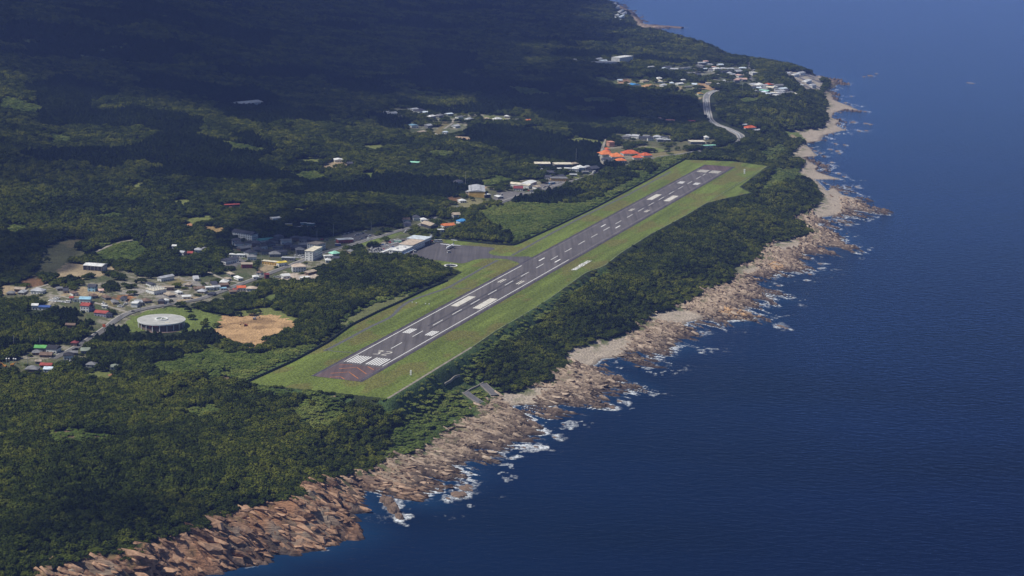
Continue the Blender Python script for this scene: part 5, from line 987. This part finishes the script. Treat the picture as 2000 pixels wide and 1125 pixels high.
# excavators
m_exc = mat('machine_orange', (.55, .26, .05), .6, .1, 1)
def excavator(x, y, rot, label, mm=m_exc, grp='excavators'):
    g = ground([x], [y])[0]; r = link(bpy.data.objects.new('excavator', None)); r.location = g; r.rotation_euler = (0, 0, rot); tag(r, label, 'excavator', grp)
    for s in (-1, 1): boxes('track', [(0, s*1.15, 0, 3.8, .6, .9)], m_tyre, r)
    boxes('body', [(-.3, 0, .95, 3.2, 2.4, 1.2)], mm, r); c_ = boxes('cab', [(.9, .7, 1.0, 1.3, 1.0, 1.9)], mm, r); boxes('window', [(1.3, .7, 1.7, .6, 1.05, .9)], m_win, c_)
    a = boxes('boom', [(1.7, 0, -.25, 3.6, .45, .5)], mm, r); a.location = (.8, 0, 2.0); a.rotation_euler = (0, R(-38), 0)
    a = boxes('arm', [(1.2, 0, -.2, 2.6, .35, .4)], mm, r); a.location = (4.5, 0, 4.6); a.rotation_euler = (0, R(60), 0); b_ = boxes('bucket', [(5.9, 0, 1.6, 1.0, 1.1, .9)], m_dark, r)
    foot.append((g[:2], 5, 3, 0, 3))
excavator(24, 715, R(20), 'orange excavator on the dark yard at the far left', grp='machines on the left yard'); excavator(9, 717, R(160), 'orange excavator at the left edge of the photo', grp='machines on the left yard')
excavator(480, 637, R(200), 'small red brown excavator working on the orange earth', mat('machine_red', (.35, .09, .04), .6, .1, 1), 'machines on the orange earth'); excavator(497, 624, R(10), 'grey excavator at the top edge of the orange earth', mat('machine_grey', (.3, .3, .32), .6, .1, 1), 'machines on the orange earth')
# poles
def pole(x, y, h, label, kind='utility', grp='utility poles', top=None):
    g = ground([x], [y])[0]; r = link(bpy.data.objects.new('utility_pole' if kind == 'utility' else 'mast', None)); r.location = g; tag(r, label, 'pole' if kind == 'utility' else 'mast', grp)
    cyl('shaft', .28, .17, h, m_steel, r, 8)
    if kind == 'utility': boxes('crossarm', [(0, 0, h-1.2, 2.4, .15, .18), (0, 0, h-2.2, 1.8, .15, .18)], m_dark, r)
    elif kind == 'ball': bm_ = bmesh.new(); bmesh.ops.create_uvsphere(bm_, u_segments=10, v_segments=6, radius=.9); me = bpy.data.meshes.new('lamp_head'); bm_.to_mesh(me); bm_.free(); me.materials.append(m_white); o = link(bpy.data.objects.new('lamp_head', me), r); o.location = (0, 0, h)
    elif kind == 'sign': boxes('sign_board', [(0, 0, h-3.2, 3.2, .5, 3.2)], top, r)
    foot.append((g[:2], 1.5, 1.5, 0, h))
for x, y, h, lb in [(510.5, 521, 18, 'tall utility pole beside the flat tan roofed shop'), (574, 513, 10, 'utility pole behind the large pinkish roofed house'), (651, 461, 17, 'tall pole above the car dealers at the left'), (619, 466, 12, 'pole in the trees above the tan roofed building'), (725, 452, 14, 'pole above the right dealers lot'),
 (274, 611, 14, 'utility pole at the main road in front of the round building'), (235, 631, 12, 'utility pole between the two lanes of the main road bend'), (221, 592, 12, 'utility pole on the grass left of the filling station'), (174, 583, 14, 'utility pole in front of the slate roof with pale blue walls'), (27, 676, 12, 'utility pole at the far left clearing'), (78, 674, 9, 'utility pole behind the bright green roof'), (54, 712, 10, 'utility pole at the nearest hamlet'),
 (909, 359, 20, 'lattice mast beside the lone dark roofed house'), (1125, 312, 20, 'mast in the forest left of the hotel'), (1449, 186, 30, 'tall mast on the grass right of the highway'), (1474, 192, 22, 'mast below the far village'), (391, 556, 12, 'utility pole behind the brown roofed sheds'), (172, 530, 7, 'pole in front of the lone hangar')]: pole(x, y, h, lb)
for i, (x, y) in enumerate([(13, 711), (18, 711), (27, 711), (31, 711.5)]): pole(x, y, 5.5, ['leftmost', 'second', 'third', 'rightmost'][i]+' white globe lamp on the dark left yard', 'ball', 'globe lamps on the left yard')
pole(203.5, 649, 9, 'red signal post standing at the main road', 'sign', None, pm('vermil')); pole(719, 476, 9, 'tall white sign at the terminal car park entrance', 'sign', None, pm('white')); pole(841.5, 474, 11, 'white floodlight mast at the far end of the terminal', 'sign', None, pm('white'))
# fishing breakwater far away
P = unproj([1262, 1290, 1333], [51, 51.5, 55], 0.); o = mesh_obj('breakwater', [], [], m_wall); bpy.data.objects.remove(o)
Q = resample(P, 20); N = normals(Q); V, F = [], []
for i, q in enumerate(Q):
    for s_, z in ((12, -2), (7, 4), (-7, 4), (-12, -2)): V.append((*(q+N[i]*s_), z))
for i in range(len(Q)-1):
    for k in range(3): F.append([4*i+k, 4*i+k+1, 4*i+5+k, 4*i+4+k])
tag(mesh_obj('breakwater', V, F, m_reef), 'long dark breakwater reaching out from the farthest coast', 'breakwater')
P = unproj([1500, 1523, 1560], [131, 135, 138], 0.)

# ------------------------------------------------------------------ trees
def leaf_mat(name, c1, c2, c3):
    m = bpy.data.materials.new(name); m.use_nodes = True; n = m.node_tree; L = n.links; b = n.nodes['Principled BSDF']; b.inputs['Roughness'].default_value = .8; b.inputs['Specular IOR Level'].default_value = .05
    g = n.nodes.new('ShaderNodeNewGeometry'); oi = n.nodes.new('ShaderNodeObjectInfo')
    no = n.nodes.new('ShaderNodeTexNoise'); no.inputs['Scale'].default_value = .011; no.inputs['Detail'].default_value = 4; L.new(g.outputs['Position'], no.inputs['Vector'])
    nr = n.nodes.new('ShaderNodeMapRange'); nr.inputs[1].default_value = .34; nr.inputs[2].default_value = .66; nr.inputs[4].default_value = .54; L.new(no.outputs[0], nr.inputs[0])
    ad = n.nodes.new('ShaderNodeMath'); ad.operation = 'MULTIPLY_ADD'; ad.inputs[1].default_value = .56; L.new(oi.outputs['Random'], ad.inputs[0]); L.new(nr.outputs[0], ad.inputs[2])
    cr = n.nodes.new('ShaderNodeValToRGB'); cr.color_ramp.elements[0].position = .12; cr.color_ramp.elements[0].color = (*c1, 1); cr.color_ramp.elements[1].position = .98; cr.color_ramp.elements[1].color = (*c3, 1); e = cr.color_ramp.elements.new(.55); e.color = (*c2, 1)
    L.new(ad.outputs[0], cr.inputs[0]); n2 = n.nodes.new('ShaderNodeTexNoise'); n2.inputs['Scale'].default_value = .7; L.new(g.outputs['Position'], n2.inputs['Vector'])
    mr = n.nodes.new('ShaderNodeMapRange'); mr.inputs[1].default_value = .3; mr.inputs[2].default_value = .7; mr.inputs[3].default_value = .7; mr.inputs[4].default_value = 1.3; L.new(n2.outputs[0], mr.inputs[0])
    vm = n.nodes.new('ShaderNodeVectorMath'); vm.operation = 'SCALE'; L.new(cr.outputs[0], vm.inputs[0]); L.new(mr.outputs[0], vm.inputs['Scale']); L.new(vm.outputs[0], b.inputs['Base Color']); return m
m_leaf = leaf_mat('broadleaf_foliage', (.013, .021, .004), (.045, .062, .009), (.120, .130, .018))
m_coni = leaf_mat('conifer_foliage', (.009, .016, .005), (.015, .025, .006), (.027, .040, .009))
m_scr = leaf_mat('scrub_foliage', (.062, .094, .018), (.105, .140, .030), (.165, .185, .045))
m_bark = mat('bark', (.09, .07, .055), .95, .2, 1)
def crown(seed, kind):
    rs = np.random.default_rng(seed); V, F = [], []
    lobes = []
    if kind == 'conifer':
        for k in range(16):
            t = k/15; a = rs.uniform(0, 6.28); r = (1-t)*.42*rs.uniform(.4, 1); lobes.append((r*math.cos(a), r*math.sin(a), .25+t*.75, .34*(1-t)+.10))
    else:
        n = 13 if kind == 'broad' else 9; fl = .62 if kind == 'broad' else .4
        for k in range(n):
            a = k*2.4+rs.uniform(-.4, .4); t = math.sqrt((k+.5)/n); r = t*.62; lobes.append((r*math.cos(a)*rs.uniform(.8, 1.2), r*math.sin(a)*rs.uniform(.8, 1.2), (.42+fl*.55*(1-t*t)+rs.uniform(-.10, .10)), rs.uniform(.22, .36)))
    for lx, ly, lz, lr in lobes:
        # opaque lumpy core of the lobe
        bm = bmesh.new(); bmesh.ops.create_icosphere(bm, subdivisions=1, radius=1); n0 = len(V)
        for v in bm.verts: s = lr*.86*rs.uniform(.72, 1.15); V.append((lx+v.co.x*s, ly+v.co.y*s, lz+v.co.z*s*.8))
        F += [[n0+v.index for v in f.verts] for f in bm.faces]; bm.free()
        for q in range(18):
            z = rs.uniform(-.25, 1); a = rs.uniform(0, 6.28); h_ = math.sqrt(max(0, 1-z*z)); nrm = np.array([h_*math.cos(a), h_*math.sin(a), z]); c = np.array([lx, ly, lz])+nrm*lr*rs.uniform(.85, 1.12)*np.array([1, 1, .85])
            nrm = nrm+rs.normal(0, .45, 3); nrm /= np.linalg.norm(nrm); u = np.cross(nrm, rs.normal(0, 1, 3)); u /= np.linalg.norm(u); w_ = np.cross(nrm, u); s = lr*rs.uniform(.28, .5); n0 = len(V)
            for du, dw in ((-1, -.7), (1, -.6), (.8, .8), (-.7, .9)): V.append(tuple(c+u*du*s*.6+w_*dw*s*.6))
            F.append([n0, n0+1, n0+2, n0+3])
    return V, F
def cmesh(name, kind, seed, m):
    V, F = crown(seed, kind); me = bpy.data.meshes.new(name); me.from_pydata([tuple(map(float, v)) for v in V], [], F); me.materials.append(m); return me
CB = [cmesh('broadleaf_crown', 'broad', 100+i, m_leaf) for i in range(6)]; CC = [cmesh('conifer_crown', 'conifer', 200+i, m_coni) for i in range(3)]; CS = [cmesh('scrub_clump', 'scrub', 300+i, m_scr) for i in range(3)]
V, F = [], []
for k in range(7):
    a = k*.9
for z, r in ((0, .055), (.25, .04), (.6, .025)):
    for k in range(7): V.append((r*math.cos(k*.898), r*math.sin(k*.898), z))
for i in range(2):
    for k in range(7): F.append([i*7+k, i*7+(k+1) % 7, (i+1)*7+(k+1) % 7, (i+1)*7+k])
for k, (dx, dy) in enumerate(((.3, .1), (-.25, .2), (.05, -.32))):   # limbs
    n0 = len(V); V += [(.02, 0, .3), (-.02, .02, .3), (0, -.02, .33), (dx, dy, .62)]; F += [[n0, n0+1, n0+3], [n0+1, n0+2, n0+3], [n0+2, n0, n0+3]]
me_trunk = bpy.data.meshes.new('trunk'); me_trunk.from_pydata(V, [], F); me_trunk.materials.append(m_bark)

# planting: jittered rings of constant picture density
def scatter(y0, y1, sp, half):
    out = []
    ny = int((y1-y0)/sp); ys = y0+np.arange(ny)*sp
    for y in ys:
        n = int(2*y*half/sp)+1; x = -y*half+np.arange(n)*sp; out.append(np.stack([x+rng.uniform(-.48, .48, n)*sp, y+rng.uniform(-.48, .48, n)*sp, np.full(n, sp)], 1))
    return np.vstack(out)
bands = [(1200, 1700, 5.4), (1700, 2300, 5.7), (2300, 3000, 6.4), (3000, 4000, 7.6), (4000, 5600, 9.8), (5600, 9000, 14.5)]
P = np.vstack([scatter(a, b, s, .30) for a, b, s in bands]); x, y, sp = P.T
keep = samp(GDF, x, y) > 1.5; P = P[keep]; x, y, sp = P.T; z = H(x, y); px, py = proj(x, y, z)
keep = (px > -90) & (px < 2050) & (py > -120) & (py < 1230); P = P[keep]; x, y, sp = P.T; z = z[keep]
df = samp(GDF, x, y); ing = inpoly(x, y, grassW); agd = samp(GD, x, y)
jx = (vnoise(x/7, y/7, 3)-.5)*9; jy = (vnoise(x/7, y/7, 4)-.5)*14
kindc = np.full(len(x), 'f', dtype='<U8'); 
for k, c, PP_ in cover_w: kindc[inpoly(x+jx, y+jy, PP_)] = k
u = rng.random(len(x)); big = fbm(x/120, y/120, 77, 3); clump = fbm(x/26, y/26, 79, 2)
con = ((fbm(x/170+9, y/230, 83, 3) > .565) & (kindc == 'f')) | ((px[keep] > 180) & (px[keep] < 440) & (py[keep] > 636) & (py[keep] < 676) & (kindc == 'f')) | ((px[keep] > 110) & (px[keep] < 200) & (py[keep] > 600) & (py[keep] < 640))
con &= (y > 1950) & ((df > 330) | (px[keep] < 1000)) & ((y > 2850) | ((px[keep] < 440) & (py[keep] > 596)))
ok = ~ing & (agd > 4)
sc = np.zeros(len(x), bool)
scr_k = np.isin(kindc, ['scrub', 'slope', 'brush']); sc |= scr_k
ok &= ~(np.isin(kindc, ['soil', 'tan', 'lot', 'port', 'brown', 'road']))
ok &= ~((kindc == 'field') | (kindc == 'dry')) | (u < .016)
vil = kindc == 'village'; ok &= ~vil | ((clump > .545) & (u < .85))
ok &= ~((kindc == 'brush') & (u < .45))
for Q, wd in roadW:
    b = (x > Q[:, 0].min()-12) & (x < Q[:, 0].max()+12) & (y > Q[:, 1].min()-20) & (y < Q[:, 1].max()+12)
    if b.any():
        d = seg_dist(x[b], y[b], Q); d2 = seg_dist(x[b]+0*x[b], y[b]+11, Q); ex = 14 if wd > 12 else 0; ok[np.where(b)[0]] &= (d > wd/2+4.5+ex) & (d2 > wd/2+1.5+ex)
low = (agd < 11)
for c, hw, hd_, ang, hh in foot:
    b = np.where((abs(x-c[0]) < hw+hd_+45) & (abs(y-c[1]) < hw+hd_+45))[0]
    if not len(b): continue
    dx = x[b]-c[0]; dy = y[b]-c[1]; ca, sa = math.cos(ang), math.sin(ang); lx = dx*ca+dy*sa; ly = -dx*sa+dy*ca
    ins = (abs(lx) < hw+4) & (abs(ly) < hd_+4); ok[b] &= ~ins
    fr = (abs(dx) < hw+3) & (dy < 0) & (dy > -(hd_+30 if hh > 2 else hd_+22)); low[b] |= fr
ok &= ~(low & (u < .45))
P = P[ok]; x, y, sp = P.T; z = H(x, y); con = con[ok]; sc = sc[ok]; low = low[ok]; vil = vil[ok]; df = df[ok]; big = big[ok]; kd = kindc[ok]
wid0 = sp*(.78+.9*rng.random(len(x))**2.2); hgt = sp*1.15*(.72+.25*rng.random(len(x))+.35*(wid0/sp-.78))*(.7+.7*big); hgt = np.maximum(hgt, 5.2); hgt = np.where(sc, hgt*.42, hgt); hgt = np.where(low, np.minimum(hgt, 3.2), hgt); hgt = np.where(vil, hgt*.75, hgt); hgt = np.where((df < 14) & ~sc, hgt*.7, hgt); hgt = np.where(con, hgt*1.05, hgt)
wid = wid0.copy(); wid = np.where(con, wid*.92, wid); wid = np.where(sc, wid*.95, wid); wid = np.where(low, np.minimum(wid, 4.2), wid)
rot = rng.uniform(0, 6.28, len(x))
D = np.hypot(x, y); size = wid/D
px, py = proj(x, y, z); vis = (px > 5) & (px < 1995) & (py > 5) & (py < 1118)
ind = np.zeros(len(x), bool)
for mask, name, label, cat, grp, CM in ((~con & ~sc & vis, 'broadleaf_tree', 'rounded evergreen tree in the dense canopy of the near headland', 'tree', 'broadleaf trees of the near headland', CB), (con & vis, 'conifer_tree', 'dark narrow conifer in the woods around the round building', 'conifer', 'dark conifers of the village woods', CC)):
    c_ = np.where(mask)[0]; c_ = c_[np.argsort(-size[c_])][:300]; ind[c_] = True
    for i in c_:
        r = bpy.data.objects.new(name, None); COL.objects.link(r); r.location = (x[i], y[i], z[i]); r.rotation_euler = (0, 0, rot[i]); r.scale = (wid[i], wid[i], hgt[i])
        r['label'] = label; r['category'] = cat; r['group'] = grp
        for nm, me in (('crown', CM[i % len(CM)]), ('trunk', me_trunk)): o = bpy.data.objects.new(nm, me); COL.objects.link(o); o.parent = r
print('trees', len(x), 'individual', ind.sum(), 'conifers', con.sum(), 'scrub', sc.sum())

def stuff(name, mask, meshes, label, cat, data=None):
    if data is None: idx = np.where(mask & ~ind)[0]; co = np.stack([x[idx], y[idx], z[idx]], 1); S3 = np.stack([wid[idx], wid[idx], hgt[idx]], 1); R3 = np.stack([0*x[idx], 0*x[idx], rot[idx]], 1)
    else: co, S3, R3 = data
    n = len(co); me = bpy.data.meshes.new(name+'_points'); me.vertices.add(n); me.vertices.foreach_set('co', co.astype(np.float32).ravel())
    def at_(nm, tp, dat, f): a = me.attributes.new(nm, tp, 'POINT'); a.data.foreach_set(f, dat)
    at_('s', 'FLOAT_VECTOR', S3.astype(np.float32).ravel(), 'vector'); at_('r', 'FLOAT_VECTOR', R3.astype(np.float32).ravel(), 'vector'); at_('k', 'INT', (np.arange(n)*7919 % len(meshes)).astype(np.int32), 'value')
    o = link(bpy.data.objects.new(name, me)); tag(o, label, cat, kind='stuff')
    ng = bpy.data.node_groups.new(name, 'GeometryNodeTree'); ng.interface.new_socket('Geometry', in_out='INPUT', socket_type='NodeSocketGeometry'); ng.interface.new_socket('Geometry', in_out='OUTPUT', socket_type='NodeSocketGeometry')
    N = ng.nodes; L = ng.links; gi = N.new('NodeGroupInput'); go = N.new('NodeGroupOutput'); ip = N.new('GeometryNodeInstanceOnPoints')
    gti = N.new('GeometryNodeGeometryToInstance')
    for me_ in reversed(meshes):
        ob = bpy.data.objects.new(me_.name+'_model', me_); oi = N.new('GeometryNodeObjectInfo'); oi.inputs['Object'].default_value = ob; L.new(oi.outputs['Geometry'], gti.inputs[0])
    L.new(gi.outputs[0], ip.inputs['Points']); L.new(gti.outputs[0], ip.inputs['Instance']); ip.inputs['Pick Instance'].default_value = True
    def na(nm, tp): q = N.new('GeometryNodeInputNamedAttribute'); q.data_type = tp; q.inputs[0].default_value = nm; return q.outputs[0]
    L.new(na('k', 'INT'), ip.inputs['Instance Index']); L.new(na('s', 'FLOAT_VECTOR'), ip.inputs['Scale'])
    L.new(na('r', 'FLOAT_VECTOR'), ip.inputs['Rotation']); L.new(ip.outputs[0], go.inputs[0])
    md = o.modifiers.new('planting', 'NODES'); md.node_group = ng; return o
stuff('forest_canopy', ~con & ~sc, CB, 'continuous evergreen forest covering the coast and the slopes', 'forest'); stuff('conifer_plantation', con, CC, 'dark conifer plantations in patches across the forest', 'forest'); stuff('scrub', sc, CS, 'light green scrub in the clearings and on the banks', 'scrub')

# ledges: long blocks lying along the strike, tilted as the beds are
LP = scatter(1330, 3300, 3.6, .26); lx_, ly_, _ = LP.T; k_ = (samp(GDF, lx_, ly_) < 6) & (samp(GDS, lx_, ly_) > -26); LP = LP[k_]; lx_, ly_, _ = LP.T
lds = samp(GDS, lx_, ly_); ldf = samp(GDF, lx_, ly_); k_ = rng.random(len(lx_)) < np.where(lds < 0, .10*np.clip(1+lds/26, 0, 1)*(fbm(lx_/20, ly_/26, 151, 2) > .5)*2.2, .5)
for P_ in sand_w: k_ &= ~inpoly(lx_, ly_, P_) | (rng.random(len(lx_)) < .012)
lx_, ly_, lds, ldf = lx_[k_], ly_[k_], lds[k_], ldf[k_]
hb, d1, d2, hd1 = base_height(lx_, ly_); r1, _ = relief(lx_, ly_, d1, d2, hd1, np.zeros(len(lx_))); lz = hb+r1
k_ = (lz > -1.3) & ((d1 > -1) | (hd1 < .3) | (rng.random(len(lx_)) < .15)); lx_, ly_, lz, hd1 = lx_[k_], ly_[k_], lz[k_], hd1[k_]; nL = len(lx_)
ang = np.radians(np.interp(ly_, [z_[0] for z_ in ZONES], [z_[1] for z_ in ZONES]))+rng.normal(0, .16, nL); big_ = rng.random(nL)**3
S3 = np.stack([1.6+4.6*big_+rng.random(nL)*1.4, .8+1.5*big_+.6*rng.random(nL), .7+1.5*big_+.5*rng.random(nL)], 1)*(1+.55*hd1[:, None])*np.array([1.2, 1, .85]); R3 = np.stack([rng.normal(.35, .25, nL), rng.normal(0, .14, nL)+.22*hd1, ang], 1)
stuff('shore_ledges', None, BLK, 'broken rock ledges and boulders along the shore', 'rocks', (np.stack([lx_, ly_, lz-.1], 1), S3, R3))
print('ledges', nL)

# ------------------------------------------------------------------ clouds above the frame: they throw the dark patches on the land
def cloud(s, label, z0=1500., fall=90., dens=1.0, sc=.0045):
    P = pairs(s); g = ground(P[:, 0], P[:, 1]); sd = np.array(sdir); t = (z0-g[:, 2])/sd[2]; Q = (g+sd*t[:, None])[:, :2]
    x0, y0 = Q.min(0)-200; x1, y1 = Q.max(0)+200; X, Y = np.meshgrid(np.linspace(x0, x1, 70), np.linspace(y0, y1, 70)); m = inpoly(X, Y, Q); d = seg_dist(X, Y, Q, True); d = np.where(m, d, -d)
    a = sstep(-fall, fall, d+(fbm(X/170, Y/170, 5, 3)-.5)*fall*2.4)*dens; th = 20+110*np.clip(a, 0, 1)*(.4+fbm(X/120, Y/120, 9, 3))
    mm = bpy.data.materials.new('cloud'); mm.use_nodes = True; n = mm.node_tree; L = n.links; n.nodes.clear(); o_ = n.nodes.new('ShaderNodeOutputMaterial'); df_ = n.nodes.new('ShaderNodeBsdfDiffuse'); df_.inputs[0].default_value = (.85, .86, .88, 1); tr = n.nodes.new('ShaderNodeBsdfTransparent'); mx_ = n.nodes.new('ShaderNodeMixShader')
    at_ = n.nodes.new('ShaderNodeAttribute'); at_.attribute_name = 'cover'; ge_ = n.nodes.new('ShaderNodeNewGeometry'); no_ = n.nodes.new('ShaderNodeTexNoise'); no_.inputs['Scale'].default_value = sc; no_.inputs['Detail'].default_value = 5; L.new(ge_.outputs['Position'], no_.inputs['Vector'])
    ad_ = n.nodes.new('ShaderNodeMath'); ad_.operation = 'ADD'; L.new(at_.outputs['Fac'], ad_.inputs[0]); L.new(no_.outputs[0], ad_.inputs[1]); mr_ = n.nodes.new('ShaderNodeMapRange'); mr_.inputs[1].default_value = .78; mr_.inputs[2].default_value = 1.25; mr_.inputs[4].default_value = .68; L.new(ad_.outputs[0], mr_.inputs[0])
    L.new(mr_.outputs[0], mx_.inputs[0]); L.new(tr.outputs[0], mx_.inputs[1]); L.new(df_.outputs[0], mx_.inputs[2]); L.new(mx_.outputs[0], o_.inputs[0])
    k = a > .02; bm_ = grid_mesh('cloud', X, Y, z0+th, {'cover': a*1.0}, mm, keep=k); bt = grid_mesh('cloud_base', X, Y, np.full(X.shape, z0)-th*.1, {'cover': a}, mm, keep=k); bt.parent = bm_; tag(bm_, label, 'cloud', 'clouds above the island', 'stuff')
cloud("-160 -140 1185 -140 1165 60 1090 112 1120 165 1010 196 890 184 760 200 640 228 520 236 400 238 300 205 150 165 0 140 -160 120", 'broad cloud over the mountain slopes', fall=220)
cloud("-100 215 120 250 330 300 480 292 640 300 560 352 420 372 300 352 120 392 -100 372", 'ragged cloud over the left forest', fall=110, dens=.42)
cloud("430 470 500 430 640 402 720 425 690 452 640 470 600 488 560 500 480 498", 'small cloud over the town', z0=1100, fall=25)
cloud("-60 460 70 462 100 480 60 530 -60 545", 'small cloud over the left edge', fall=40)
cloud("1080 150 1180 172 1270 188 1372 205 1376 236 1290 246 1180 238 1080 222", 'long thin cloud over the coastal plain', fall=80, dens=.8)
cloud("-150 1010 120 985 330 960 420 985 330 1060 120 1100 -150 1140", 'thin cloud over the near headland', z0=1000, fall=60, dens=.62)

# ------------------------------------------------------------------ haze: one closed box of even air round everything
hz = boxes('haze', [(0, 20000, -14, 60000, 46000, 14+900)], None); hz.data.materials.clear(); tag(hz, kind='stuff')
hm = bpy.data.materials.new('haze'); hm.use_nodes = True; n = hm.node_tree; n.nodes.clear(); o_ = n.nodes.new('ShaderNodeOutputMaterial'); pv = n.nodes.new('ShaderNodeVolumePrincipled')
pv.inputs['Color'].default_value = (.27, .40, 1, 1); pv.inputs['Density'].default_value = 4.8e-5; pv.inputs['Anisotropy'].default_value = 0.0
n.links.new(pv.outputs[0], o_.inputs['Volume']); hz.data.materials.append(hm)
S.cycles.volume_bounces = 0; S.cycles.transparent_max_bounces = 16
